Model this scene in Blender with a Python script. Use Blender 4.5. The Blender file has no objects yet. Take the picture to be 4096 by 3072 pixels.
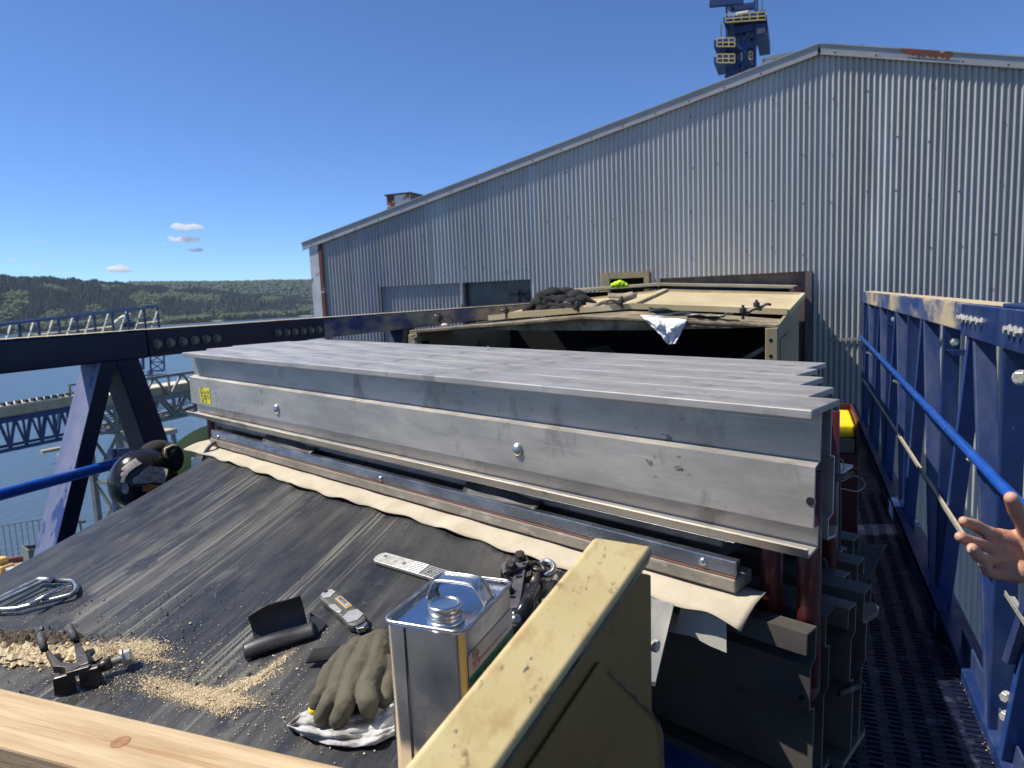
import bpy, bmesh, math, random
from mathutils import Vector, Matrix, noise
R=math.radians
random.seed(7)
sc=bpy.context.scene
col=sc.collection

# ---------------------------------------------------------------- camera
def V(*a): return Vector(a if len(a)>1 else a[0])
FPX=2800.; CX,CY=2048.,1536.
Yc=V(1160,397,2800).normalized()
Zc=V(1,.043,0).cross(Yc).normalized()
if Zc.y<0: Zc=-Zc
Xc=Yc.cross(Zc)
if Xc.x<0: Xc=-Xc
right=V(Xc.x,Yc.x,Zc.x); up=V(Xc.y,Yc.y,Zc.y); fwd=V(Xc.z,Yc.z,Zc.z)
cam=bpy.data.cameras.new('camera'); co=bpy.data.objects.new('camera',cam); col.objects.link(co)
m3=Matrix((right,up,-fwd)).transposed()
co.matrix_world=m3.to_4x4()
cam.lens=FPX/4096*36; cam.sensor_width=36; cam.clip_start=.02; cam.clip_end=30000
cam.dof.use_dof=True; cam.dof.focus_distance=1.25; cam.dof.aperture_fstop=9.5
sc.camera=co
sc.unit_settings.scale_length=1.05
# ---------------------------------------------------------------- light
SUN=V(-.69,-.21,1).normalized()
w=bpy.data.worlds.new("World"); sc.world=w; w.use_nodes=True
nt=w.node_tree; bg=nt.nodes['Background']; sky=nt.nodes.new('ShaderNodeTexSky')
sky.sky_type='NISHITA'; sky.sun_disc=False
sky.sun_elevation=math.asin(SUN.z); sky.sun_rotation=math.atan2(SUN.x,SUN.y)
sky.altitude=1500; sky.air_density=.75; sky.dust_density=.2; sky.ozone_density=6.0
tint=nt.nodes.new('ShaderNodeMix'); tint.data_type='RGBA'; tint.blend_type='MULTIPLY'; tint.inputs[0].default_value=1; tint.inputs[7].default_value=(.84,.98,1.15,1)
nt.links.new(sky.outputs[0],tint.inputs[6]); nt.links.new(tint.outputs[2],bg.inputs[0]); bg.inputs[1].default_value=.102
sun=bpy.data.lights.new('sun','SUN'); so=bpy.data.objects.new('sun',sun); col.objects.link(so)
sun.energy=5.0; sun.angle=R(.55); sun.color=(1,.95,.86)
so.rotation_euler=SUN.to_track_quat('Z','Y').to_euler(); so.location=(-5,-3,8)
sc.view_settings.view_transform='Standard'; sc.view_settings.look='None'
sc.view_settings.exposure=0.48; sc.view_settings.gamma=1
sc.cycles.max_bounces=6; sc.cycles.volume_bounces=16; sc.cycles.use_denoising=True
sc.cycles.sample_clamp_indirect=4

# ---------------------------------------------------------------- pixel -> place
def ray(px,py): return right*((px-CX)/FPX)+up*(-(py-CY)/FPX)+fwd
def onz(px,py,z): r=ray(px,py); return r*(z/r.z)
def onx(px,py,x): r=ray(px,py); return r*(x/r.x)
def ony(px,py,y): r=ray(px,py); return r*(y/r.y)
def dep(px,py,d): return ray(px,py)*d
TR=V(.014,1.0,-.166); TL=V(-1.864,1.694,-.133)
U=(TL-TR).normalized(); MM=V(.3467,.938,0); UP=V(0,0,1)
def pressy(x): return 1.0+(.014-x)*.3695
def beltz(x,y):
    v=(y-pressy(x))*.938; s=max(0,min(2.2,(.014-x)/.938))
    if v<0: a=-v; z=-.462-.26*a+.06*a*a
    else: z=-.462-.085*v
    return z+.017*s
def B(px,py,h=0.):
    r=ray(px,py); t=.8
    for i in range(60):
        q=r*t; t=t*.5+.5*(beltz(q.x,q.y)+h)/r.z
    return r*t
def BN(p):  # belt normal
    e=.01; return V(-(beltz(p.x+e,p.y)-beltz(p.x-e,p.y))/(2*e),-(beltz(p.x,p.y+e)-beltz(p.x,p.y-e))/(2*e),1).normalized()
def press(s,w,z=0):   # s metres left of the right end along the press front, w back, z relative to beam top
    return TR-U*s+MM*w+UP*z

# ---------------------------------------------------------------- materials
MATS={}
def mat(name,c,c2=None,rough=.6,metal=0,scale=8,stretch=(1,1,1),lo=.4,hi=.65,bump=0,bscale=None,spots=None,detail=6,rot=(0,0,0),emit=None,spec=.5,bstretch=None,layers=()):
    m=bpy.data.materials.new(name); m.use_nodes=True; n=m.node_tree; N=n.nodes; L=n.links
    b=N['Principled BSDF']; b.inputs['Roughness'].default_value=rough; b.inputs['Metallic'].default_value=metal
    b.inputs['Base Color'].default_value=(*c,1); b.inputs['Specular IOR Level'].default_value=spec
    tc=N.new('ShaderNodeTexCoord')
    def nz(sca,st,lo,hi,det=6,rot=(0,0,0),off=0):
        mp=N.new('ShaderNodeMapping'); mp.inputs['Scale'].default_value=st; mp.inputs['Rotation'].default_value=rot; mp.inputs['Location'].default_value=(off,off,off)
        L.new(tc.outputs['Object'],mp.inputs[0])
        t=N.new('ShaderNodeTexNoise'); t.inputs['Scale'].default_value=sca; t.inputs['Detail'].default_value=det; t.inputs['Roughness'].default_value=.62
        L.new(mp.outputs[0],t.inputs['Vector'])
        r=N.new('ShaderNodeMapRange'); r.inputs[1].default_value=lo; r.inputs[2].default_value=hi; L.new(t.outputs[0],r.inputs[0])
        return r.outputs[0],t.outputs[0]
    cur=None
    def mix(fac,a,bc):
        x=N.new('ShaderNodeMix'); x.data_type='RGBA'; L.new(fac,x.inputs[0])
        if a is None: x.inputs[6].default_value=(*c,1)
        else: L.new(a,x.inputs[6])
        x.inputs[7].default_value=(*bc,1); return x.outputs[2]
    if c2:
        f,_=nz(scale,stretch,lo,hi,detail,rot); cur=mix(f,None,c2)
    for i,l in enumerate(layers):   # (colour, scale, stretch, lo, hi, rot)
        f,_=nz(l[1],l[2],l[3],l[4],8,l[5] if len(l)>5 and l[5] else (0,0,0),3.7*(i+1))
        if len(l)>6:
            k=l[6]; f2,_=nz(k[0],k[1],k[2],k[3],5,(0,0,0),5.1*(i+2)); mu=N.new('ShaderNodeMath'); mu.operation='MULTIPLY'; L.new(f,mu.inputs[0]); L.new(f2,mu.inputs[1]); f=mu.outputs[0]
        cur=mix(f,cur,l[0])
    if cur: L.new(cur,b.inputs['Base Color'])
    if bump:
        _,h=nz(bscale or scale*3,bstretch or stretch,0,1,8,rot,1.3)
        bp=N.new('ShaderNodeBump'); bp.inputs['Strength'].default_value=min(1,bump); bp.inputs['Distance'].default_value=.004 if bump<=1 else .004*bump
        L.new(h,bp.inputs['Height']); L.new(bp.outputs[0],b.inputs['Normal'])
    if metal or rough<.5:
        f,_=nz(scale*1.7+3,stretch,.3,.7,6,rot,9.1)
        r=N.new('ShaderNodeMapRange'); r.inputs[3].default_value=max(.05,rough-.1); r.inputs[4].default_value=min(1,rough+.14); L.new(f,r.inputs[0]); L.new(r.outputs[0],b.inputs['Roughness'])
    MATS[name]=m; return m

alu=mat('aluminium',(.54,.50,.44),(.38,.355,.315),rough=.42,metal=.62,scale=6,stretch=(.7,2.2,2.2),bump=.05,bscale=60,
        layers=[((.74,.74,.74),10,(.25,40,40),.63,.76),((.10,.095,.09),30,(1,1.6,1.6),.61,.68,None,(5,(1,1,1),.52,.62)),((.30,.275,.23),8,(1.6,1.6,.7),.57,.68),((.62,.58,.50),6,(.2,45,45),.60,.72),((.60,.58,.54),60,(1,6,1),.66,.76)])
alu_end=mat('sawn_aluminium',(.50,.50,.48),(.40,.40,.38),rough=.5,metal=.55,scale=60)
steel=mat('polished_steel',(.55,.57,.60),(.30,.32,.35),rough=.24,metal=.95,scale=5,stretch=(1,3,3),bump=.0,layers=[((.2,.17,.13),9,(1,1,1),.62,.78)])
bright=mat('bright_steel',(.66,.65,.63),(.42,.42,.41),rough=.30,metal=1,scale=20)
tanbolt=mat('tan_bolt',(.30,.25,.16),(.20,.17,.11),rough=.55,metal=.2,scale=60)  # zinc bolts of the left chord, their shade put into the colour
zinc=mat('zinc_bolt',(.55,.54,.48),(.38,.37,.33),rough=.45,metal=.5,scale=60)
darksteel=mat('dark_steel',(.055,.048,.044),(.11,.095,.08),rough=.42,metal=.6,scale=25,bump=.2,layers=[((.03,.028,.027),30,(1,1,1),.55,.7)])
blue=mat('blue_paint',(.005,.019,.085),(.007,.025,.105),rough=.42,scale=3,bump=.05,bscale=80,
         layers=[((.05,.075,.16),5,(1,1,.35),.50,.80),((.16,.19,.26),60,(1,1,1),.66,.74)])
bluedust=mat('dusty_blue_paint',(.010,.038,.15),(.07,.095,.17),rough=.55,scale=4,stretch=(1,.5,1),lo=.42,hi=.62,
         layers=[((.42,.35,.23),3,(1,.45,1),.47,.60)])
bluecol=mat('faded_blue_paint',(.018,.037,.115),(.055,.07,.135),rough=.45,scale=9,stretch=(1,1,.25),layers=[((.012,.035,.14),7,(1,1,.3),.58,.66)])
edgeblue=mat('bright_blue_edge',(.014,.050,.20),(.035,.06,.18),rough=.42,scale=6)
pipeblue=mat('glossy_blue_pipe',(.006,.065,.33),(.012,.08,.36),rough=.28,scale=6,layers=[((.30,.29,.24),26,(1,.25,1),.68,.78)])
dust=mat('grain_dust',(.48,.39,.25),(.36,.28,.17),rough=.95,scale=60,bump=.6,bscale=120)
crumb=mat('grain_crumbs',(.66,.54,.35),(.48,.37,.22),rough=.95,scale=160,bump=.3)
darkgrain=mat('damp_grain',(.06,.045,.03),(.16,.115,.06),rough=.9,scale=150)
rubber=mat('belt_rubber',(.008,.009,.012),(.016,.017,.020),rough=.40,scale=5,stretch=(3,.7,1),bump=.3,bscale=40,bstretch=(8,1.2,1),
         layers=[((.027,.026,.025),2.2,(1.6,.9,1),.45,.60),((.085,.080,.066),4,(5,.22,1),.46,.62,None,(1.3,(2.2,.7,1),.44,.58)),((.19,.178,.14),5,(26,.10,1),.53,.64,None,(1.7,(3.2,.5,1),.50,.60)),((.008,.010,.015),3.0,(1.8,1.3,1),.55,.62),
         ((.105,.10,.082),20,(1.6,.55,1),.55,.68,None,(2.4,(1,1,1),.45,.6)),((.20,.185,.15),55,(.35,4.5,1),.66,.72,(0,0,.5),(3,(1,1,1),.5,.6)),((.20,.19,.16),45,(4.5,.4,1),.66,.73,(0,0,.35),(2.5,(1,1,1),.5,.6)),((.26,.23,.17),230,(1,1,1),.69,.75)])
blackrub=mat('black_rubber',(.012,.012,.012),(.03,.03,.03),rough=.55,scale=20,bump=.2)
def weave(name,c,c2,sc_=500,rough=.9,str_=.5):
    m=mat(name,c,c2,rough=rough,scale=12); n=m.node_tree; N=n.nodes; L=n.links
    tc=N.new('ShaderNodeTexCoord'); v=N.new('ShaderNodeTexChecker'); v.inputs['Scale'].default_value=sc_
    mp=N.new('ShaderNodeMapping'); mp.inputs['Rotation'].default_value=(0,0,.5); L.new(tc.outputs['Object'],mp.inputs[0]); L.new(mp.outputs[0],v.inputs[0])
    bp=N.new('ShaderNodeBump'); bp.inputs['Strength'].default_value=str_; bp.inputs['Distance'].default_value=.002; L.new(v.outputs['Fac'],bp.inputs['Height'])
    L.new(bp.outputs[0],N['Principled BSDF'].inputs['Normal']); return m
fabric=weave('cream_fabric',(.50,.43,.32),(.42,.36,.26),520)
fabric2=weave('white_canvas',(.60,.57,.50),(.52,.49,.42),330,str_=.9)
meshrub=weave('dimpled_rubber',(.018,.018,.019),(.04,.04,.042),380,rough=.42,str_=1)
silic=mat('edge_bar',(.27,.235,.185),(.17,.15,.12),rough=.75,scale=9,stretch=(1,1,1),bump=.3,layers=[((.40,.36,.29),20,(1,2,4),.55,.7),((.07,.06,.05),30,(1,2,2),.66,.75)])
blackbar=mat('dark_plate',(.07,.075,.08),(.13,.14,.15),rough=.42,metal=.35,scale=10,stretch=(1,4,4))
redpaint=mat('red_oxide_paint',(.085,.011,.011),(.055,.008,.008),rough=.40,scale=12)
yellowp=mat('cream_yellow_paint',(.56,.46,.23),(.50,.40,.19),rough=.42,scale=9,bump=.08,
        layers=[((.44,.31,.14),30,(1.6,.8,1),.50,.66),((.22,.12,.06),46,(1.4,.9,1),.60,.70),((.09,.07,.06),60,(2.4,.7,1),.64,.70)])
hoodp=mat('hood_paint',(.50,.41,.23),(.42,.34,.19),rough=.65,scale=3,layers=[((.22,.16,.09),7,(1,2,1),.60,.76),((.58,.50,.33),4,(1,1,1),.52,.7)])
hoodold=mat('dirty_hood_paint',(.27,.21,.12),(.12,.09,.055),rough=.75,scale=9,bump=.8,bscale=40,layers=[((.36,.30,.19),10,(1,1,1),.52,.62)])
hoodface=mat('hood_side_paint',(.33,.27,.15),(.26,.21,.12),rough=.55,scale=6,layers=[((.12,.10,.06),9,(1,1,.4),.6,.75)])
galv=mat('galvanised_sheet',(.43,.43,.415),(.33,.335,.325),rough=.42,metal=.30,scale=1.1,stretch=(1,1,.12),lo=.35,hi=.65,bump=.04,
        layers=[((.40,.44,.47),3,(1.5,1,.10),.56,.75)])
galv2=mat('weathered_sheet',(.34,.335,.32),(.28,.275,.265),rough=.55,metal=.12,scale=2,stretch=(1,1,.15),
        layers=[((.50,.50,.49),1.5,(1,1,.12),.55,.72)])
galv3=mat('old_sheet',(.38,.37,.355),(.28,.275,.27),rough=.5,metal=.15,scale=2,stretch=(1,1,.15),layers=[((.25,.25,.29),1.2,(1,1,.3),.52,.7)])
flash=mat('grey_flashing',(.34,.34,.335),(.27,.27,.27),rough=.5,metal=.25,scale=2.2,layers=[((.16,.06,.035),3.5,(1,1,3),.66,.72)])
flashrust=mat('rusty_flashing',(.15,.045,.03),(.11,.035,.025),rough=.8,scale=6,layers=[((.38,.38,.37),5,(1,1,2),.60,.64)])
rustwhite=mat('rusty_white_sheet',(.55,.55,.55),(.45,.45,.46),rough=.6,scale=3,layers=[((.14,.045,.025),2.6,(1,1,.7),.56,.62)])
brownp=mat('brown_stained_panel',(.10,.075,.068),(.16,.13,.12),rough=.8,scale=4,stretch=(2,1,.5))
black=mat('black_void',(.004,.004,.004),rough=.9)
glass=mat('dusty_dark_glass',(.045,.042,.04),(.075,.07,.065),rough=.25,scale=3,layers=[((.11,.10,.09),6,(1,1,1),.60,.8)])
wood=mat('pine_plank',(.40,.275,.145),(.53,.40,.24),rough=.72,scale=7,stretch=(.45,8,8),lo=.40,hi=.60,bump=.35,bscale=30,
        layers=[((.33,.18,.08),5,(.4,13,13),.56,.66),((.45,.34,.20),9,(1,2,2),.55,.68),((.22,.13,.07),14,(1,2.4,2),.70,.77),((.30,.25,.16),3,(1,3,3),.62,.8)])
ply=mat('grey_plywood',(.15,.13,.10),(.10,.085,.065),rough=.85,scale=8,stretch=(1,5,1))
tin=mat('tinplate',(.80,.79,.76),(.66,.65,.62),rough=.22,metal=1,scale=9,bump=.03,bscale=14,layers=[((.42,.33,.22),9,(1,1,.6),.63,.78)])
tintop=mat('tinplate_top',(.62,.64,.68),(.5,.5,.5),rough=.18,metal=1,scale=12,layers=[((.48,.40,.28),11,(1,1,1),.56,.72)])
white=mat('label_white',(.72,.71,.70),(.60,.60,.58),rough=.4,scale=20)
green=mat('label_green',(.004,.20,.09),(.005,.16,.075),rough=.35,scale=20)
ink=mat('black_ink',(.008,.03,.02),rough=.4)
inkb=mat('dark_ink',(.02,.02,.02),rough=.5)
redink=mat('red_ink',(.35,.02,.02),rough=.5)
ylabel=mat('yellow_label',(.68,.60,.03),(.60,.55,.05),rough=.5,scale=40)
yellowb=mat('bright_yellow_paint',(.85,.62,.0),(.70,.50,.01),rough=.5,scale=25,bump=.1)
olive=weave('olive_glove_cloth',(.075,.066,.044),(.105,.092,.062),900,str_=.35)
blackcloth=mat('black_cloth',(.008,.008,.009),(.018,.017,.017),rough=.95,scale=8,bump=.3,bscale=60)
ragw=mat('white_rag_cloth',(.50,.49,.48),(.38,.37,.36),rough=.9,scale=18,bump=.4,bscale=50,layers=[((.09,.085,.08),22,(1,1,1),.47,.60),((.26,.24,.21),45,(1,1,1),.50,.62)])
ragw2=mat('clean_white_cloth',(.74,.74,.73),(.60,.60,.60),rough=.9,scale=10,bump=.4,bscale=40)
hiviz=mat('hi_vis_cloth',(.55,.85,.02),(.45,.72,.01),rough=.8,scale=20)
brownstrap=mat('brown_webbing',(.22,.17,.12),(.33,.27,.20),rough=.9,scale=14)
skin=mat('skin',(.54,.29,.19),(.44,.215,.14),rough=.5,scale=28,bump=.35,bscale=150,layers=[((.27,.14,.10),20,(1,1,1),.63,.8)])
skin.node_tree.nodes['Principled BSDF'].inputs['Subsurface Weight'].default_value=.12
skin.node_tree.nodes['Principled BSDF'].inputs['Subsurface Radius'].default_value=(.01,.004,.002)
nailm=mat('fingernail',(.55,.33,.26),rough=.35)
greyplastic=mat('grey_plastic',(.36,.36,.35),(.30,.30,.29),rough=.4,metal=.3,scale=60)
wornband=mat('worn_side_band',(.26,.23,.17),(.12,.11,.085),rough=.5,scale=18,layers=[((.02,.02,.02),22,(1,.5,1),.50,.62)])
darkgrip=mat('dark_grip',(.055,.055,.052),(.075,.075,.07),rough=.6,scale=60)
orange=mat('orange_plastic',(.62,.30,.03),rough=.5)
hatblack=mat('glossy_black_shell',(.012,.012,.014),(.02,.02,.02),spec=.35,rough=.16,scale=12)
darkgreen=mat('dark_green_plastic',(.004,.020,.006),(.008,.032,.010),spec=.15,rough=.8,scale=5)
deck=mat('blue_steel_deck',(.006,.009,.026),(.012,.017,.042),rough=.36,metal=.2,scale=14,layers=[((.10,.105,.13),12,(1,1,1),.56,.72)])
cream=mat('cream_sheet',(.46,.38,.24),(.36,.30,.19),rough=.7,scale=.6,stretch=(1,1,.4),layers=[((.10,.09,.07),2.2,(1,1,.5),.58,.7)])
creamtop=mat('cream_roof',(.68,.62,.46),(.58,.52,.38),rough=.7,scale=.5)
greysteel=mat('grey_steelwork',(.20,.20,.18),(.14,.14,.13),rough=.6,scale=1)
towerblue=mat('tower_blue',(.012,.04,.15),(.008,.028,.11),rough=.5,scale=.6)
towergrey=mat('tower_grey_panel',(.42,.41,.39),rough=.6)
railyellow=mat('yellow_handrail',(.55,.45,.16),rough=.6)
cord=mat('green_cord',(.02,.045,.04),rough=.7)
pinkcord=mat('pale_wire',(.30,.26,.22),rough=.6)

# ---------------------------------------------------------------- mesh builder
class MB:
    def __init__(s): s.v=[]; s.f=[]; s.smooth=False
    def add(s,vs,fs):
        o=len(s.v); s.v+= [Vector(a) for a in vs]; s.f+=[tuple(i+o for i in f) for f in fs]; return s
    def box8(s,p):  # bottom 4, top 4
        return s.add(p,[(3,2,1,0),(4,5,6,7),(0,1,5,4),(1,2,6,5),(2,3,7,6),(3,0,4,7)])
    def box(s,a,b):
        x0,y0,z0=a; x1,y1,z1=b
        return s.box8([(x0,y0,z0),(x1,y0,z0),(x1,y1,z0),(x0,y1,z0),(x0,y0,z1),(x1,y0,z1),(x1,y1,z1),(x0,y1,z1)])
    def obox(s,c,ex,ey,ez):  # centre and half axes
        c=Vector(c); P=[]
        for k in (-1,1):
            for i,j in ((-1,-1),(1,-1),(1,1),(-1,1)): P.append(c+ex*i+ey*j+ez*k)
        return s.box8(P)
    def bar(s,a,b,w,h=None,upv=None):
        a=Vector(a);b=Vector(b);h=h or w; d=(b-a); L=d.length; d.normalize()
        u=Vector(upv) if upv else (UP if abs(d.z)<.95 else V(1,0,0))
        x=d.cross(u).normalized(); y=x.cross(d).normalized()
        return s.obox((a+b)/2,d*(L/2),x*(w/2),y*(h/2))
    def prism(s,poly,vec,close=True):   # poly: list of 3D points (planar), extruded by vec
        n=len(poly); vec=Vector(vec); P=[Vector(p) for p in poly]; Q=[p+vec for p in P]
        fs=[(i,(i+1)%n,(i+1)%n+n,i+n) for i in range(n)]
        if close: fs+=[tuple(range(n-1,-1,-1)),tuple(range(n,2*n))]
        return s.add(P+Q,fs)
    def tube(s,pts,r,n=8,cap=True,closed=False):
        pts=[Vector(p) for p in pts]; m=len(pts); rs=r if isinstance(r,(list,tuple)) else [r]*m
        rings=[]; prev=None
        for i,p in enumerate(pts):
            if closed: t=(pts[(i+1)%m]-pts[i-1])
            else: t=(pts[min(i+1,m-1)]-pts[max(i-1,0)])
            t.normalize()
            if prev is None:
                a=UP if abs(t.z)<.9 else V(1,0,0); x=t.cross(a).normalized()
            else: x=(prev-t*prev.dot(t)).normalized()
            prev=x; y=t.cross(x)
            rings.append([p+(x*math.cos(2*math.pi*k/n)+y*math.sin(2*math.pi*k/n))*rs[i] for k in range(n)])
        vs=[q for rg in rings for q in rg]; fs=[]
        for i in range(m if closed else m-1):
            j=(i+1)%m
            for k in range(n): fs.append((i*n+k,i*n+(k+1)%n,j*n+(k+1)%n,j*n+k))
        if cap and not closed: fs.append(tuple(range(n-1,-1,-1))); fs.append(tuple(range((m-1)*n,m*n)))
        return s.add(vs,fs)
    def lathe(s,c,axis,prof,n=24):  # prof: (r, t along axis)
        c=Vector(c); axis=Vector(axis).normalized(); a=UP if abs(axis.z)<.9 else V(1,0,0)
        x=axis.cross(a).normalized(); y=axis.cross(x); vs=[];fs=[];m=len(prof)
        for r,t in prof:
            for k in range(n): vs.append(c+axis*t+(x*math.cos(2*math.pi*k/n)+y*math.sin(2*math.pi*k/n))*r)
        for i in range(m-1):
            for k in range(n): fs.append((i*n+k,i*n+(k+1)%n,(i+1)*n+(k+1)%n,(i+1)*n+k))
        fs.append(tuple(range(n-1,-1,-1))); fs.append(tuple(range((m-1)*n,m*n)))
        return s.add(vs,fs)
    def ball(s,c,rx,ry=None,rz=None,n=12,m=8,rotm=None):
        ry=ry or rx; rz=rz or rx; c=Vector(c); vs=[];fs=[]
        for i in range(m+1):
            th=math.pi*i/m
            for k in range(n):
                ph=2*math.pi*k/n; p=V(rx*math.sin(th)*math.cos(ph),ry*math.sin(th)*math.sin(ph),rz*math.cos(th))
                if rotm: p=rotm@p
                vs.append(c+p)
        for i in range(m):
            for k in range(n): fs.append((i*n+k,(i+1)*n+k,(i+1)*n+(k+1)%n,i*n+(k+1)%n))
        return s.add(vs,fs)
    def grid(s,fn,nu,nv,thick=None,tn=None):
        vs=[];fs=[]
        for i in range(nu+1):
            for j in range(nv+1): vs.append(Vector(fn(i/nu,j/nv)))
        W=nv+1
        for i in range(nu):
            for j in range(nv): fs.append((i*W+j,(i+1)*W+j,(i+1)*W+j+1,i*W+j+1))
        s.add(vs,fs)
        return s
    def build(s,name,m,parent=None,origin=None,bevel=0,smooth=False,solid=0,remesh=0,sm=0,disp=None,subd=0,decim=0,local=False):
        me=bpy.data.meshes.new(name)
        M=None
        if parent is not None: M=parent.matrix_world if False else PM[parent.name]
        elif origin is not None: M=origin if isinstance(origin,Matrix) else Matrix.Translation(Vector(origin))
        if M is not None and not local:
            inv=M.inverted(); vs=[inv@v for v in s.v]
        else: vs=s.v
        me.from_pydata([tuple(v) for v in vs],[],s.f); me.update()
        bm=bmesh.new(); bm.from_mesh(me); bmesh.ops.remove_doubles(bm,verts=bm.verts,dist=1e-6) if remesh==0 else None
        bmesh.ops.recalc_face_normals(bm,faces=bm.faces); bm.to_mesh(me); bm.free()
        o=bpy.data.objects.new(name,me); col.objects.link(o)
        if parent is not None:
            o.parent=parent; PM[o.name]=M.copy()
        elif M is not None:
            o.matrix_world=M; PM[o.name]=M.copy()
        else: PM[o.name]=Matrix.Identity(4)
        me.materials.append(m)
        if solid:
            d=o.modifiers.new('thickness','SOLIDIFY'); d.thickness=solid; d.offset=0
        if remesh:
            d=o.modifiers.new('remesh','REMESH'); d.mode='VOXEL'; d.voxel_size=remesh; d.use_smooth_shade=True
        if sm:
            d=o.modifiers.new('smooth','SMOOTH'); d.iterations=sm; d.factor=.5
        if disp:
            tx=bpy.data.textures.new(name+'_folds','CLOUDS'); tx.noise_scale=disp[1]; tx.noise_depth=disp[2] if len(disp)>2 else 2
            d=o.modifiers.new('folds','DISPLACE'); d.texture=tx; d.strength=disp[0]; d.mid_level=.5; d.texture_coords='LOCAL'
        if subd:
            d=o.modifiers.new('sub','SUBSURF'); d.levels=subd; d.render_levels=subd
        if bevel:
            d=o.modifiers.new('bevel','BEVEL'); d.width=bevel; d.segments=2; d.limit_method='ANGLE'; d.angle_limit=R(35)
        if smooth:
            for p in me.polygons: p.use_smooth=True
        return o
PM={}
def thing(name,label,cat,loc=(0,0,0),group=None,mtx=None):
    o=bpy.data.objects.new(name,None); o.empty_display_size=.1; col.objects.link(o)
    M=mtx.copy() if mtx else Matrix.Translation(Vector(loc)); o.matrix_world=M; PM[o.name]=M.copy()
    tag(o,label,cat,group); return o
def tag(o,label=None,cat=None,group=None,kind=None):
    if label: o['label']=label
    if cat: o['category']=cat
    if group: o['group']=group
    if kind: o['kind']=kind
    return o
def text(s,name,m,parent,origin,xdir,ydir,size,extr=.0002,align='LEFT',sx=1):
    c=bpy.data.curves.new('t','FONT'); c.body=s; c.size=1; c.extrude=0; c.align_x=align
    t=bpy.data.objects.new('t',c); col.objects.link(t)
    bpy.context.view_layer.update()
    me=bpy.data.meshes.new_from_object(t.evaluated_get(bpy.context.evaluated_depsgraph_get()))
    bpy.data.objects.remove(t); 
    x=Vector(xdir).normalized(); y=Vector(ydir).normalized(); z=x.cross(y)
    inv=PM[parent.name].inverted()
    for v in me.vertices: v.co=inv@(Vector(origin)+x*v.co.x*size*sx+y*v.co.y*size+z*extr)
    me.name=name; me.materials.clear(); me.materials.append(m)
    o=bpy.data.objects.new(name,me); col.objects.link(o); o.parent=parent; PM[o.name]=PM[parent.name].copy(); return o
def frame(o,x,y):   # matrix with given x and y directions
    x=Vector(x).normalized(); z=x.cross(Vector(y)).normalized(); y=z.cross(x)
    return Matrix.Translation(Vector(o))@Matrix((x,y,z)).transposed().to_4x4()
def hexbolt(c,ax,r,h,mb=None,shank=0):
    mb=mb or MB(); mb.lathe(c,ax,[(r*1.25,0),(r*1.25,h*.18)],14); mb.lathe(Vector(c)+Vector(ax).normalized()*h*.18,ax,[(r,0),(r,h*.75),(r*.88,h*.82)],6); return mb

aluold_shaded=mat('dirty_shaded_aluminium',(.12,.11,.095),(.07,.065,.06),rough=.5,metal=.35,scale=5,bump=.06,bscale=40,layers=[((.06,.058,.055),22,(1,2,2),.62,.72)])  # greyer metal, darkened further to hold the shade under the belt

navy=mat('shaded_navy_paint',(.002,.007,.030),(.003,.010,.038),rough=.45,scale=3,layers=[((.010,.018,.045),6,(1,.3,1),.60,.80)])  # darker copy of the blue, with the sunless side's shade in it
litface=mat('painted_sunlit_blue',(.12,.15,.27),(.20,.21,.31),rough=.6,scale=9,stretch=(1,1,.3),layers=[((.02,.05,.20),7,(1.5,1.5,.5),.56,.62)])  # paler blue with the sunlight on the leg's front put into the colour
yellowplate=mat('shaded_yellow_paint',(.24,.15,.035),(.19,.12,.03),rough=.5,scale=6,layers=[((.10,.06,.03),12,(1,1,1),.64,.76)])  # the frame's yellow, browned and darkened to hold its side's shade
stripm=mat('brushed_strip',(.24,.24,.235),(.17,.17,.17),rough=.4,metal=.5,scale=6,stretch=(6,1,1))
duck=mat('brown_duck_cloth',(.20,.13,.07),(.15,.10,.055),rough=.95,scale=20)
# ================================================================ the long shed with the corrugated gable
WY=9.7
def WP(px,py): return ony(px,py,WY)
shed=thing('shed','long corrugated steel shed with a low gable roof standing behind the conveyor hood','building',(-7.5,WY,-12))
PEAK=V(.17,WY,2.86); EAVE=V(-7.72,WY,1.03); EAVR=V(7.9,WY,1.02)
def roofz(x):
    if x<PEAK.x: return EAVE.z+(x-EAVE.x)/(PEAK.x-EAVE.x)*(PEAK.z-EAVE.z)
    return PEAK.z+(x-PEAK.x)/(EAVR.x-PEAK.x)*(EAVR.z-PEAK.z)
def P2(px,py): q=WP(px,py); return q.x,q.z
o1=(P2(1521,1145)[0],P2(1842,1133)[0],-1.2,P2(1700,1139)[1])
o2=(P2(1852,1129)[0],P2(2122,1120)[0],-1.2,P2(1990,1124)[1])
o3=(P2(2412,1096)[0],P2(2592,1092)[0],-1.2,P2(2500,1093)[1])
o4=(P2(2640,1112)[0],P2(3222,1090)[0],-1.6,P2(2900,1101)[1])
OPEN=[o1,o2,o3,o4]
PITCH=.0640
def corr(x,y0=WY,amp=.0112):
    t=(x/PITCH)%1.0
    # trapezoid-sine blend
    s_=math.sin(2*math.pi*t); return y0-amp*s_
def sheetwall(x0,x1,top,bot,name,m,parent,y0=WY,amp=.0112):
    mb=MB(); n=int((x1-x0)/PITCH*10)
    cols=[]
    for i in range(n+1):
        x=x0+(x1-x0)*i/n; cols.append((x,corr(x,y0,amp),bot(x) if callable(bot) else bot,top(x) if callable(top) else top))
    for i in range(n):
        a=cols[i];b=cols[i+1]
        mb.add([(a[0],a[1],a[2]),(b[0],b[1],b[2]),(b[0],b[1],b[3]),(a[0],a[1],a[3])],[(0,1,2,3)])
    o=mb.build(name,m,parent,smooth=True); return o
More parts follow.
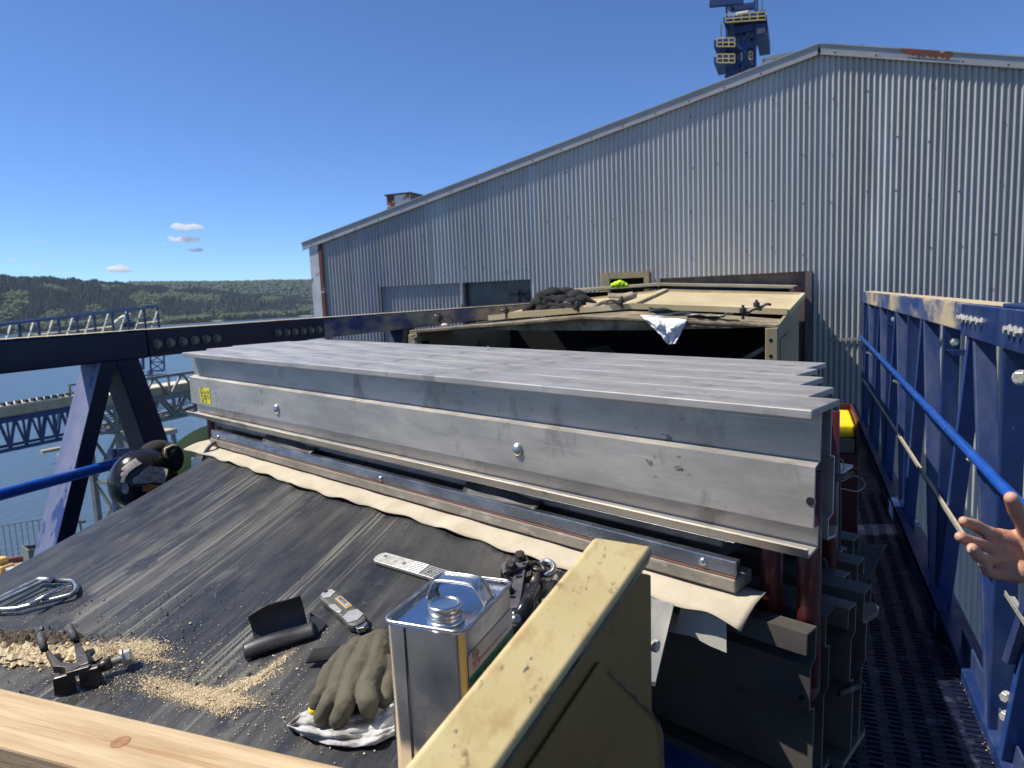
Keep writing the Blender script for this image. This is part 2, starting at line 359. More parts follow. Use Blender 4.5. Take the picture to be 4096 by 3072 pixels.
XL=P2(1283,980)[0]; XS=P2(3352,400)[0]; XM=P2(1700,900)[0]
def botfn(x):
    for a,b,z0,z1 in OPEN:
        if a<=x<=b: return z1
    return -12
def tp(x): return roofz(x)-.03
sheetwall(XL,XM,tp,botfn,'wall_panel',galv3,shed)
sheetwall(XM,XS,tp,botfn,'wall_panel',galv,shed)
sheetwall(XS,7.7,tp,botfn,'wall_panel',galv2,shed,y0=WY-.006)
# lower strip lapped below the horizontal joint at the right
zj=P2(3400,1352)[1]
MB().box((P2(3325,1350)[0],WY-.033,zj-.03),(P2(3440,1350)[0]+.9,WY-.021,zj)).build('lap_trim',galv2,shed)
# roof
for a,b in ((EAVE,PEAK),(PEAK,EAVR)):
    d=(b-a).normalized(); nn=V(-d.z,0,d.x)
    MB().prism([a-V(0,.02,0),b-V(0,.02,0),b-V(0,.02,0)+nn*.03,a-V(0,.02,0)+nn*.03],(0,26,0)).build('roof',flash,shed)
MB().box((EAVE.x+.1,WY+.03,-12),(EAVE.x+.13,WY+26,EAVE.z)).build('side_wall',galv2,shed)
# dark inside behind the openings
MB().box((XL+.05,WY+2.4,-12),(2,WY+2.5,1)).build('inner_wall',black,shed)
# rake flashing
def rake(a,b,hw,name,m,x0=None):
    d=(b-a).normalized(); n=V(-d.z,0,d.x)
    return a,b,d,n
for a,b,sg in ((EAVE,PEAK,1),(PEAK,EAVR,-1)):
    d=(b-a).normalized(); n=V(-d.z,0,d.x); A=a-n*.02+V(0,-.034,0); Bq=b-n*.02+V(0,-.034,0)
    mb=MB(); mb.prism([A+n*.035,Bq+n*.035,Bq-n*.085,A-n*.085],(0,.02,0))
    mb.prism([A+n*.035+V(0,-.012,0),Bq+n*.035+V(0,-.012,0),Bq+n*.028+V(0,-.012,0),A+n*.028+V(0,-.012,0)],(0,.14,0))
    mb.build('rake_flashing',flash,shed)
    mb=MB(); mb.bar(A-n*.082+V(0,-.012,0),Bq-n*.082+V(0,-.012,0),.018,.018); mb.build('flashing_lip',galv2,shed)
    L=(Bq-A).length
    for k in range(int(L/.45)):
        MB().lathe(A-n*.06+d*(.2+k*.45)+V(0,-.012,0),(0,-1,0),[(.012,0),(.008,.008)],6).build('screw',inkb,shed)
# rust stretch on the right rake
d=(EAVR-PEAK).normalized(); n=V(-d.z,0,d.x); x0=P2(3600,230)[0]; x1=P2(3805,250)[0]
def RK(x,dn): return V(x,WY-.057,roofz(x))+n*(dn-.02)
mb=MB(); top=[];bt=[]
N_=26
for i in range(N_+1):
    x=x0+(x1-x0)*i/N_; f=min(1,(i+1)/9.); wv=.022+.05*f+.016*math.sin(i*2.1)*f+.008*math.sin(i*5.3); top.append(RK(x,.034)); bt.append(RK(x,.034-wv))
mb.prism(top+bt[::-1],(0,.002,0)); mb.build('rust_patch',flashrust,shed)
# screws on sheets
rr=random.Random(3); scr=[]
for j,z in enumerate([2.2,1.6,1.0,.4,-.2]):
    for k in range(-10,6):
        x=(k*.68)+.02+rr.uniform(-.03,.03)
        if x<XL or x>2.3 or z>roofz(x)-.2 or botfn(x)>z: continue
        for dx in (0,.31):
            if rr.random()<.85: scr.append((x+dx,z+rr.uniform(-.03,.03)+.08*(k%2)))
for x,z in scr[:95]: MB().lathe((x,WY-.013,z),(0,-1,0),[(.010,0),(.010,.003),(.006,.008)],6).build('screw',inkb,shed)
for px in (1718,1855,2110,2660,3352,3540,3765,4012):
    x=P2(px,900)[0]; MB().box((x-.003,WY-.0145,max(botfn(x),-2)),(x+.003,WY-.0115,roofz(x)-.11)).build('sheet_lap',galv3,shed)
# left corner post with a rusted edge
a=P2(1240,990); b=P2(1287,980)
MB().box((a[0],WY-.03,-12),(b[0]-.06,WY+.02,roofz(a[0])-.06)).build('corner_post',rustwhite,shed)
MB().box((b[0]-.058,WY-.035,-12),(b[0]+.01,WY+.0,roofz(b[0])-.1)).build('rusty_post_edge',flashrust,shed)
# opening 1: recessed corrugated door panel
sheetwall(o1[0]-.03,o1[1]+.03,o1[3]+.05,-12,'door_panel',galv3,shed,y0=WY+.045)
MB().box((o1[0]-.025,WY-.004,-12),(o1[0]-.0,WY+.10,o1[3]+.02)).build('door_jamb',inkb,shed)
MB().box((o1[1],WY-.02,-12),(o2[0]-.01,WY+.10,o1[3]+.0)).build('door_post',galv2,shed)
MB().box((o1[1]+.005,WY-.03,-12),(o2[0]-.02,WY-.021,P2(1845,1215)[1])).build('rusty_foot_plate',flashrust,shed)
# opening 2: dusty glazed panel with what shows behind it
MB().box((o2[0],WY+.10,-1.2),(o2[1],WY+.12,o2[3])).build('dusty_window',glass,shed)
fr=MB(); xa=P2(2030,1200)[0]; xb=P2(2112,1200)[0]; za=P2(2050,1160)[1]; zb=P2(2050,1212)[1]
fr.box((xa,WY+.085,zb),(xa+.14,WY+.098,za)); fr.box((xa+.18,WY+.085,zb),(xb,WY+.098,za)); fr.build('pale_pane_patch',brownp,shed)
fr=MB(); fr.bar((xa,WY+.08,za-.07),(xb,WY+.08,za-.06),.02,.03); fr.bar((xa+.16,WY+.08,za),(xa+.16,WY+.08,zb),.03,.02,upv=(0,1,0)); fr.bar((xa+.2,WY+.08,za-.05),(xb,WY+.08,zb),.02,.02); fr.build('window_bracing',inkb,shed)
# opening 3: hatch frame
fr=MB(); t=.10
fr.box((o3[0]-.02,WY-.05,-1.2),(o3[0]+t,WY+.05,o3[3]+.02)); fr.box((o3[1]-.05,WY-.05,-1.2),(o3[1]+.02,WY+.05,o3[3]+.02)); fr.box((o3[0]+t+.002,WY-.048,o3[3]-.07),(o3[1]-.052,WY+.05,o3[3]+.018))
fr.build('hatch_frame',hoodface,shed)
MB().box((o3[0]+t,WY+.2,-1.2),(o3[1]-.05,WY+.22,o3[3])).build('hatch_opening',black,shed)
# opening 4: brown stained panel round the conveyor
MB().box((o4[0],WY+.05,-1.6),(o4[1],WY+.07,o4[3]+.02)).build('stained_panel',brownp,shed)
MB().box((o4[1]-.0,WY-.03,-1.6),(o4[1]+.075,WY+.04,o4[3]-.0)).build('opening_post',brownp,shed)
# roof vent box seen over the left slope
a=ony(1547,785,12.5); b=ony(1640,775,12.5); c=ony(1685,800,13.2)
xm=a.x+(b.x-a.x)*.32
MB().box((xm,12.5,a.z-.9),(b.x,13.3,a.z)).build('roof_vent',rustwhite,shed)
MB().box((a.x,12.49,a.z-.9),(xm-.002,13.31,a.z)).build('rusty_vent_side',flashrust,shed)
MB().box((b.x+.002,12.51,a.z-.9),(b.x+.02,13.29,a.z)).build('vent_flap',brownp,shed)
MB().box((a.x-.03,12.46,a.z+.002),(b.x+.03,13.34,a.z+.03)).build('vent_cap',inkb,shed)
# bits of guard frame showing over the ridge
mb=MB(); y=13.
for p,q in (((3055,262),(3052,240)),((3052,240),(3190,212)),((3090,252),(3150,228))): mb.bar(ony(*p,y),ony(*q,y),.05)
mb.build('ridge_guard_frame',greysteel,shed)
mb=MB(); mb.bar(ony(3390,200,y),ony(3452,188,y),.07); mb.bar(ony(3452,188,y),ony(3452,215,y),.05)
mb.build('ridge_guard_frame',greysteel,shed)

# ================================================================ bridge trusses
def hexrow(name,pts,ax,r,h,parent,m=zinc,grp=None):
    out=[]
    for p in pts:
        out.append(hexbolt(p,ax,r,h).build(name,m,parent))
    return out
tl=thing('bridge_truss','dark blue steel truss side with bolted top chord between the conveyor and the water','truss',(-2.66,3,-1.7))
XLf=-2.6
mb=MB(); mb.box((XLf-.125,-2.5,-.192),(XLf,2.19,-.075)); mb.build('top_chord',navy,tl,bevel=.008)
mb=MB(); mb.box((XLf-.125,2.19,-.190),(XLf+.004,3.40,-.073)); mb.build('splice_plate',navy,tl,bevel=.003)
mb=MB(); mb.box((XLf-.125,3.40,-.192),(XLf-.004,9.6,-.077)); mb.build('top_chord',bluedust,tl,bevel=.008)
mb=MB(); mb.grid(lambda u,v:(XLf-.122+.118*u,-2.4+11.9*v,-.0705+.0015*noise.noise(V(u*3,v*60,0))),4,90); mb.build('dust_layer',dust,tl,smooth=True)
pts=[onx(px,py,XLf+.004) for px,py in ((627,1376),(679,1371),(729,1366),(776,1361),(822,1357),(865,1354),(1110,1331),(1145,1330),(1177,1328),(1210,1325),(1242,1322),(1273,1319))]
hexrow('bolt',pts,(1,0,0),.0165,.020,tl,tanbolt)
def member(x0,x1,ya,za,yb,zb,wy,m,parent,name='diagonal'):
    # member in the truss plane, x0..x1 deep, wy wide along the run
    mb=MB(); mb.prism([V(x0,ya-wy/2,za),V(x0,ya+wy/2,za),V(x0,yb+wy/2,zb),V(x0,yb-wy/2,zb)],(x1-x0,0,0)); return mb.build(name,m,parent,bevel=.004)
# near legs (left truss) traced on the inner face
a=onx(377,1562,XLf); b=onx(222,2200,XLf); c=onx(462,1475,XLf); e=onx(300,2150,XLf)
def ext(p,q,z): t=(z-p.z)/(q.z-p.z); return p.lerp(q,t)
lb=[ext(a,b,-.19),ext(c,e,-.19),ext(c,e,-1.6),ext(a,b,-1.6)]
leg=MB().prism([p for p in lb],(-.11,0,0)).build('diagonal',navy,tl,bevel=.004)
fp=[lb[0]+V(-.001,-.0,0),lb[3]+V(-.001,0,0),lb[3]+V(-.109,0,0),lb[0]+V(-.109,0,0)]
MB().prism(fp,(0,-.003,0)).build('painted_lit_face',litface,leg)  # thin skin whose pale colour stands in for sun on this face
a=onx(472,1460,XLf); b=onx(580,1775,XLf); c=onx(560,1440,XLf); e=onx(680,1775,XLf)
lb=[ext(a,b,-.19),ext(c,e,-.19),ext(c,e,-1.6),ext(a,b,-1.6)]
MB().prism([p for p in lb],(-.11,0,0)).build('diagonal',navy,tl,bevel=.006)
for k in range(1,7):
    y=1.97+1.2*k
    member(XLf-.11,XLf,y-.05,-.19,y-.05-.47,-1.6,.06,navy,tl); member(XLf-.11,XLf,y+.05,-.19,y+.05+.5,-1.6,.06,navy,tl)
member(XLf-.11,XLf,.75,-.19,.25,-1.6,.08,blue,tl)
MB().box((XLf-.11,-2.5,-1.75),(XLf,9.6,-1.6)).build('bottom_chord',blue,tl,bevel=.006)
MB().tube([V(-2.55,-1,-.600),V(-2.55,1.5,-.600),V(-2.55,2.6,-.592),V(-2.55,9.4,-.59)],.021,16).build('handrail',pipeblue,tl,smooth=True)

tr=thing('bridge_truss','blue steel truss side with dusty top chord on the right of the walkway','truss',(.68,4,-1.7))
XR=.62
mb=MB(); mb.box((XR,-.5,-.222),(XR+.115,8.72,-.103)); mb.build('top_chord',bluedust,tr,bevel=.006)
mb=MB(); mb.box((XR-.006,-.5,-.235),(XR,3.42,-.107)); mb.build('splice_plate',blue,tr,bevel=.002)
mb=MB(); mb.grid(lambda u,v:(XR+.004+.107*u,2.8+5.9*v,-.1015+.003*noise.noise(V(u*4,v*50,3))),5,80); mb.build('dust_layer',dust,tr,smooth=True)
mb=MB(); mb.box((XR-.0,-.5,-.1015),(XR+.12,2.80,-.090)); mb.build('cover_plate',blue,tr,bevel=.003)
pts=[onx(px,py,XR-.006) for px,py in ((3846,1271),(3855,1274),(3868,1277),(3884,1280),(3903,1284),(3927,1288),(4040,1318),(4062,1324),(4085,1331))]
hexrow('bolt',pts,(-1,0,0),.0135,.019,tr)
hexrow('bolt',[onx(4085,1510,XR+.02)],(-.6,-1,0),.02,.022,tr)
hexrow('bolt',[onx(4031,2788,XR+.01),onx(4029,2865,XR+.02)],(-.8,-.7,.1),.016,.02,tr)
for y in (3.28,4.51,5.72,6.86,8.03,2.05,.85):
    # leaning away (narrow bright flange) and leaning towards the camera (broad face)
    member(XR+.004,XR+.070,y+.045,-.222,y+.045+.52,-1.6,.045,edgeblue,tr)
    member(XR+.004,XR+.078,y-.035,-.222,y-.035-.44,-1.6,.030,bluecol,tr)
for y in (8.62,7.43,6.28,5.12,3.88,2.79):
    member(XR+.006,XR+.076,y,-.222,y,-1.6,.03,blue,tr,'post')
for y in (3.88,6.28,8.2):
    hexbolt((XR+.05,y-.018,-.30),(0,-1,0),.015,.018).build('bolt',zinc,tr)
    MB().prism([V(XR+.01,y-.016,-.335),V(XR+.09,y-.016,-.335),V(XR+.09,y-.016,-.36),V(XR+.03,y-.016,-.36)],(0,-.05,0)).build('cleat',blue,tr)
MB().box((XR,-.5,-1.78),(XR+.115,8.72,-1.60)).build('bottom_chord',blue,tr,bevel=.006)
MB().box((XR-.06,3.45,-1.56),(XR-.052,9.3,-1.46)).build('kick_angle',blue,tr)
MB().box((XR-.06,3.45,-1.468),(XR-.01,9.3,-1.46)).build('kick_angle',blue,tr)
MB().box((XR+.035,.3,-1.64),(XR+.043,3.40,-1.515)).build('toe_plate',bluecol,tr,bevel=.002)
mb=MB(); mb.tube([V(XR-.035,8.45,-.58),V(XR-.035,2.5,-.655),V(XR-.035,1.5,-.66)],.0185,16); mb.build('handrail',pipeblue,tr,smooth=True)
for y in (3.05,5.4,7.6): MB().bar((XR-.035,y,-.68),(XR+.01,y-.0,-.70),.03,.012).build('rail_bracket',zinc,tr)
# angle-iron middle rail in two lengths
def midrail(y0,y1):
    t=MB(); z=-1.035; x=XR-.012
    t.box((x-.012,y1,z),(x-.008,y0,z+.022)); t.box((x-.012,y1,z+.0),(x+.012,y0,z+.004)); return t
mr=MB(); mr.box((XR-.022,2.80,-1.036),(XR-.018,8.35,-1.018)); mr.box((XR-.022,2.80,-1.036),(XR+.002,8.35,-1.032)); mr.build('middle_rail',zinc,tr)
mr=MB(); mr.box((XR-.022,1.2,-1.005),(XR-.018,2.53,-.985)); mr.box((XR-.022,1.2,-1.005),(XR+.006,2.53,-1.001)); mr.build('middle_rail',zinc,tr)
mr=MB(); mr.prism([onx(4005,2640,XR-.02),onx(4030,2655,XR-.02),onx(4160,2230,XR-.02),onx(4140,2220,XR-.02)],(.03,0,0)); mr.build('rail_stay',bluecol,tr)
mr=MB(); mr.grid(lambda u,v:(XR-.022+.022*u,2.85+5.4*v,-1.0305+.0025*noise.noise(V(u*4,v*90,1))),3,120); mr.build('dust_layer',dust,tr,smooth=True)

# walkway deck: steel planks with raised treads
mb=MB(); mb.box((-2.55,-6.,-1.72),(.66,9.6,-1.664)); tag(mb.build('deck_base',blue),kind='structure')
mb=MB(); y=1.7; rr=random.Random(5)
while y<9.4:
    mb.box((.02,y,-1.663),(.655,y+.0285,-1.652+rr.uniform(-.001,.001)))
    if y<6:
        for k in range(7):
            x=.06+k*.085+rr.uniform(-.003,.003); mb.box((x,y+.007,-1.6535),(x+.045,y+.017,-1.646))
    y+=.031
tag(mb.build('walkway',deck,bevel=0),kind='structure')
mb=MB(); rr=random.Random(8)
for i in range(2600):
    y=rr.uniform(1.6,3.6); x=.655-abs(rr.gauss(0,.016)); r=rr.uniform(.0015,.004); mb.add([(x-r,y,-1.646),(x,y-r,-1.646),(x+r,y,-1.646),(x,y+r,-1.646),(x,y,-1.646+r)],[(0,1,4),(1,2,4),(2,3,4),(3,0,4)])
tag(mb.build('spilled_grain',dust),'drift of pale grain dust along the toe plate of the walkway','grain',kind='stuff')
# ================================================================ vulcanising press
LB=2.0
def halfprofile(flip,p=.1125,upside=False,top=True):
    pts=[(.002,-.029),(.002,-.001),(.034,-.003),(.034,-.047),(.016,-.054),(.016,-.121),(.034,-.126),(.034,-.245)] if upside else [(.034,-.009),(.034,-.076),(.016,-.082),(.016,-.168),(.034,-.172),(.034,-.199),(.002,-.203),(-.001,-.192)]
    th=.0042
    out=[]
    n=len(pts)
    offs=[]
    for i in range(n):
        a=Vector(pts[max(i-1,0)]); b=Vector(pts[min(i+1,n-1)]); d=(b-a).normalized(); nn=Vector((d.y,-d.x)); 
        offs.append((pts[i][0]-nn.x*th, pts[i][1]-nn.y*th))
    # keep wall inside the hollow: positive w direction
    if (offs[4][0]<pts[4][0]): offs=[(2*a[0]-b[0],2*a[1]-b[1]) for a,b in zip(pts,offs)]
    poly=pts+offs[::-1]
    if flip: poly=[(p-x,z) for x,z in poly]
    return poly
def flange(p=.1108,upside=False):
    poly=[(0,-.0),(p,-.0),(p+.0,-.017),(p-.004,-.017),(p-.005,-.010),(.028,-.010),(.005,-.010),(.004,-.0135),(0,-.0135)]
    if upside: poly=[(x,-.26-z) for x,z in poly]
    return poly
def make_beam(o,label,group,s0,s1,upside=False,am=None):
    am=am or alu
    # local frame: x along the press from left end, y back, z up
    t=thing('press_beam',label,'beam',mtx=frame(o,-U,MM),group=group)
    L=s1-s0
    def pr(poly): return MB().prism([V(s0,a,b) for a,b in poly],(L,0,0))
    pr(flange(upside=upside)).build('flange',am,t,local=True,bevel=.0018)
    pr(halfprofile(False,upside=upside)).build('web',am,t,local=True)
    pr(halfprofile(True,upside=upside)).build('web',am,t,local=True)
    return t
# top beams, ordered front to back; s measured from left: frame origin at TL
DIR=-U
cors=[(3367,1584),(3353,1540),(3306,1502),(3280,1472),(3308,1450)]
pn=U.cross(MM)
def ontop(px,py):
    r=ray(px,py); q=r*(TR.dot(pn)/r.dot(pn)); return (q-TL).dot(DIR),(q-TL).dot(MM)
Ltot=(TR-TL).length
ends=[Ltot,Ltot-.045,Ltot-.10,Ltot-.15,Ltot-.172]; starts=[-.003,-.08,-.122,-.122,-.085]
labs=['front aluminium beam on top of the press, with a yellow sticker at its left end','second aluminium beam from the front on top of the press','middle one of the five aluminium beams laid side by side on the press','fourth aluminium beam from the front on top of the press','rearmost aluminium beam on top of the press, nearest the conveyor hood']
topb=[]
for i in range(5):
    topb.append(make_beam(TL+MM*(.1135*i),labs[i],'aluminium beams on top of the press',starts[i],ends[i]))
b0=topb[0]
def onfront(px,py,w=.016):
    P0=TL+MM*w; r=ray(px,py); return r*(P0.dot(MM)/r.dot(MM))
for px,py,r in ((1107,1635,.011),(2070,1798,.0105)):
    p=onfront(px,py); MB().lathe(p,-MM,[(r*1.25,0),(r*1.25,.002),(r*.9,.006),(r*.4,.0085)],16).build('pin_head',bright,b0,smooth=True)
p=onfront(3243,2006,.0155); MB().lathe(p,-MM,[(.0055,0),(.0055,.0008)],20).build('pin_hole',black,b0)
MB().lathe(p+MM*.0002,-MM,[(.0068,0),(.0068,.0006)],20).build('hole_edge',bright,b0)
# sticker
a=onfront(797,1550,.0155); b=onfront(838,1553,.0155); c=onfront(845,1618,.0155); d_=onfront(804,1612,.0155)
sx=(b-a).normalized(); sz=(d_-a).normalized()
stk=MB().prism([a,b,c,d_],-MM*.0006).build('sticker',ylabel,b0)
W_=(b-a).length; H_=(d_-a).length
e_=-U
dn=V(0,0,-1); base=a-MM*.0009
text('ALMEX','sticker_lettering',inkb,b0,base+e_*(W_*.38)+V(0,0,-H_*.97),V(0,0,1),-e_,W_*.42,sx=H_/(W_*.42)/3.0)
text('UBRX','sticker_lettering',inkb,b0,base+e_*(W_*.68)+V(0,0,-H_*.92),V(0,0,1),-e_,W_*.34,sx=H_/(W_*.34)/3.4)
text('CE','sticker_lettering',inkb,b0,base+e_*(W_*.93)+V(0,0,-H_*.65),V(0,0,1),-e_,W_*.26,sx=1.2)

# upper platen edge (dark) and pressure bag under the beams
def PL(s,w,z): return TR-U*(-s)*1.0+MM*w+UP*z if False else TR+U*s+MM*w+UP*z   # s from right end
def slab(s0,s1,w0,w1,z0,z1,name,m,parent=None,bevel=0,origin=None):
    P=[PL(s0,w0,z0),PL(s1,w0,z0),PL(s1,w1,z0),PL(s0,w1,z0),PL(s0,w0,z1),PL(s1,w0,z1),PL(s1,w1,z1),PL(s0,w1,z1)]
    return MB().box8(P).build(name,m,parent,origin=origin if origin is not None else (None if parent else P[0]),bevel=bevel)
plat=thing('press_platen','black pressure bag and heating platen squeezed under the aluminium beams','press part',PL(1,.3,-.25))
slab(.115,1.87,.012,.56,-.214,-.2075,'platen_plate',alu,plat,bevel=.001)
slab(.14,1.86,.024,.56,-.232,-.215,'pressure_bag',blackbar,plat,bevel=.004)
slab(.155,1.86,.04,.56,-.26,-.233,'platen_body',blackrub,plat)
# loose flaps of the bag edge
for s,wd in ((1.40,.26),(.60,.20)):
    mb=MB(); mb.grid(lambda u,v,s=s,wd=wd:PL(s-wd*(u-.5),.028-.026*v,-.216-.026*v-.003*math.sin(u*9))+V(0,0,.004*math.sin(u*5+v*3)),14,5); mb.build('rubber_flap',blackrub,plat,smooth=True,solid=.003)
# clamp bar
cb=thing('clamp_bar','long polished steel edge bar with screws under the platen','bar',PL(1,.0,-.26))
zt=-.2375;
slab(.105,1.835,-.004,.012,-.2585,-.236,'bar_body',steel,cb,bevel=.0015)
for px,py in ((2812,2247),(1523,1915),(873,1749)):
    r=ray(px,py); P0=TL+MM*-.004; p=r*(P0.dot(MM)/r.dot(MM)); MB().lathe(p,-MM,[(.0066,0),(.0062,.002),(.003,.004)],14).build('screw',bright,cb,smooth=True)
eb=slab(.105,1.84,-.008,.05,-.2835,-.262,'edge_bar',silic,bevel=.0025); tag(eb,'worn grey-brown edge bar lying on the cream fabric strip','bar')
shimm=mat('shim_brown',(.16,.07,.05),rough=.7)
ln=MB().bar(PL(.106,-.0035,-.2603),PL(1.84,-.0035,-.2603),.006,.0016).build('red_shim',shimm,None,origin=PL(1,0,-.27)); tag(ln,'thin red-brown shim between the steel bar and the edge bar','strip')

# ---------------------------------------------------------------- cream fabric strip
rr=random.Random(2)
def fab(u,v):
    s=.075+u*1.86
    w=.03-(.03+.052+.004*math.sin(u*62)+.003*math.sin(u*101+1)+.004*math.sin(u*13))*v
    p=PL(s,w,0); zb=beltz(p.x,p.y)+.0022
    lift=(.0035+.0040*math.sin(u*62+.4)+.0025*math.sin(u*101))*v
    e=0
    if s<.13: e=-.012*((.13-s)/.055)**1.2*v
    p.z=zb+max(.0,lift)+.0008+(e if s<.13 else 0)
    z0=-.286+TR.z+U.z*s; p.z=p.z*v+max(z0,p.z)*(1-v)*1.0 if v<1 else p.z
    return p
f=MB().grid(fab,220,8).build('fabric_strip',fabric,None,origin=PL(1,-.03,-.29),smooth=True,solid=.0016)
tag(f,'wavy cream fabric strip sticking out from under the edge bar onto the belt','fabric')

# ---------------------------------------------------------------- belt
def bf(u,v):
    # u across (left->right), v along: 0 near camera, 1 behind the press
    x=-1.67+1.48*u
    yp=pressy(x)
    y=.16+(3.3-.16)*v
    z=beltz(x,y)
    if u<.02: z-= .002*(1-u/.02)
    z+=.004*noise.noise(V(x*2.2,y*2.2,0))
    return (x,y,z-.001)
bm_=MB(); bm_.grid(bf,70,140)
bo=bm_.build('conveyor_belt',rubber,None,origin=(-.8,.9,-.48),smooth=True)
d=bo.modifiers.new('t','SOLIDIFY'); d.thickness=.016; d.offset=-1
tag(bo,'wide black rubber conveyor belt end, dusty and scratched, running into the press','conveyor belt')
# canvas flap hanging at the right end of the splice
P=[(2726,2418),(2903,2440),(2907,2610),(2845,2585),(2770,2545),(2700,2530)]
pp=[ (lambda r:r*((TL+MM*-.035).dot(MM)/r.dot(MM)))(ray(*q)) for q in P]
mb=MB(); mb.add(pp,[(0,1,2,3,4,5)]); f=mb.build('canvas_flap',fabric2,None,origin=pp[0],solid=.0018); tag(f,'square flap of white canvas hanging below the belt edge beside the press','fabric')
P=[(2690,2412),(2737,2418),(2737,2540),(2680,2526)]
pp=[ (lambda r:r*((TL+MM*.0).dot(MM)/r.dot(MM)))(ray(*q)) for q in P]
f=MB().add(pp,[(0,1,2,3)]).build('mesh_strip',fabric,None,origin=pp[0],solid=.002); tag(f,'narrow strip of shaded mesh fabric hanging next to the white canvas flap','fabric')
# steel edge strip beside the belt
P=[(2560,2330),(2712,2348),(2622,2728),(2420,2690)]
pp=[B(px,py,.004) for (px,py) in P]
f=MB().prism([pp[0],pp[1],pp[2],pp[3]],(0,0,-.006)).build('steel_strip',stripm,None,origin=pp[3]); tag(f,'brushed steel edge strip slanting down at the right edge of the belt','strip')

# ---------------------------------------------------------------- lower beams
zl=-.318
zz=TR.z+zl-.002
lend=[Ltot-.004]+[(onz(px,py,zz)-TL).dot(-U) for px,py in ((3328,2498),(3311,2363),(3290,2265))]
lows=[(0.0,0,-.0,'front lower aluminium beam below the belt, with a pin hole at its end'),(.035,1,.012,'second lower aluminium beam, just behind the front one'),(.10,2,.03,'third lower aluminium beam from the front below the belt'),(.135,3,.05,'fourth lower aluminium beam below the belt, farthest back')]
lowb=[]
for ds,i,dz,lb in lows:
    t=make_beam(TL+MM*(.1135*i+.0)+V(0,0,zl),lb,'aluminium beams under the press',.02,lend[i],upside=True,am=aluold_shaded)
    lowb.append(t)
P0=TL+MM*.0155
r=ray(3206,2788); p=r*(P0.dot(MM)/r.dot(MM)); MB().lathe(p,-MM,[(.0052,0),(.0052,.0008)],20).build('pin_hole',black,lowb[0])
MB().lathe(p+MM*.0002,-MM,[(.0064,0),(.0064,.0006)],20).build('hole_edge',bright,lowb[0])

# ---------------------------------------------------------------- red tie columns
def tie(s,w,z0,z1,label,group='red tie columns of the press',ww=.040):
    t=thing('tie_column',label,'tie column',PL(s,w,z0),group=group)
    for ds in (-.028,.028):
        mb=MB(); mb.tube([PL(s+ds,w,z0),PL(s+ds,w,z1)],.0165,18); mb.build('tube',redpaint,t,smooth=True)
    # rounded yoke at the bottom and the top
    for z in (z0,):
        mb=MB(); n=18; pts=[]
        for k in range(n+1):
            a=math.pi*k/n; sg=-1 if z==z0 else 1
            pts.append(PL(s+math.cos(a)*.028,w,z+sg*math.sin(a)*.028))
        mb.tube(pts,.0165,14); mb.build('yoke',redpaint,t,smooth=True)
    return t
tie(.050,.0565,-.42,-.10,'dark red double tie column at the right end of the front beams')
tie(1.93,.0565,-.46,-.06,'dark red double tie column at the left end of the front beams')
tie(.10,.2835,-.46,-.05,'dark red double tie column at the right end, behind the front one')
# pins with rings and cords on the walkway side
for k,(s,w,z,lb) in enumerate(((-.0,.150,-.122,'small steel pin with a wire ring in the upper beam end'),(-.012,.150,zl-.14,'small steel pin with a wire ring in the lower beam end'))):
    t=thing('locking_pin',lb,'pin',PL(s,w,z))
    MB().tube([PL(s+.01,w-.03,z),PL(s-.004,w+.01,z)],.005,10).build('pin',darksteel,t,smooth=True)
    c=PL(s-.006,w+.012,z); MB().tube([c+V(.008*math.cos(a),.003*math.sin(2*a),.010*math.sin(a)) for a in [2*math.pi*i/20 for i in range(20)]],.0011,6,closed=True).build('ring',darksteel,t,smooth=True)
# ================================================================ conveyor hood in the middle distance
def Y_(px,py,y): return ony(px,py,y)
hood=thing('conveyor_hood','open end of the dusty cream conveyor hood with shallow gabled lid behind the press','hood',(-.9,3.0,-1.6))
lip=[(1637,1322),(1850,1303),(2100,1285),(2330,1264),(2560,1272),(2850,1286),(3113,1298)]
low=[(1641,1331),(1850,1317),(2100,1321),(2330,1322),(2560,1321),(2850,1314),(3060,1309),(3112,1309)]
mb=MB(); t=[Y_(a,b,3.0) for a,b in lip]; l=[Y_(a,b+13,3.0) for a,b in lip]
mb.prism(t+l[::-1],(0,.03,0)); mb.build('front_lip',hoodold,hood,bevel=.003)
mb=MB(); mb.prism([Y_(a,b+11,3.035) for a,b in lip]+[Y_(a,b,3.035) for a,b in low[::-1]],(0,.04,0)); mb.build('crusted_flange',hoodold,hood)
fl=[(1956,1273),(2240,1250),(2530,1227),(2840,1238),(3150,1250)]; bk=[(2150,1225),(2400,1197),(2660,1168),(2936,1175),(3213,1182)]
YF,YB=3.36,4.12
F=[Y_(a,b,YF) for a,b in fl]; K=[Y_(a,b,YB) for a,b in bk]
t2=[Y_(a,b+2,3.03) for a,b in lip]
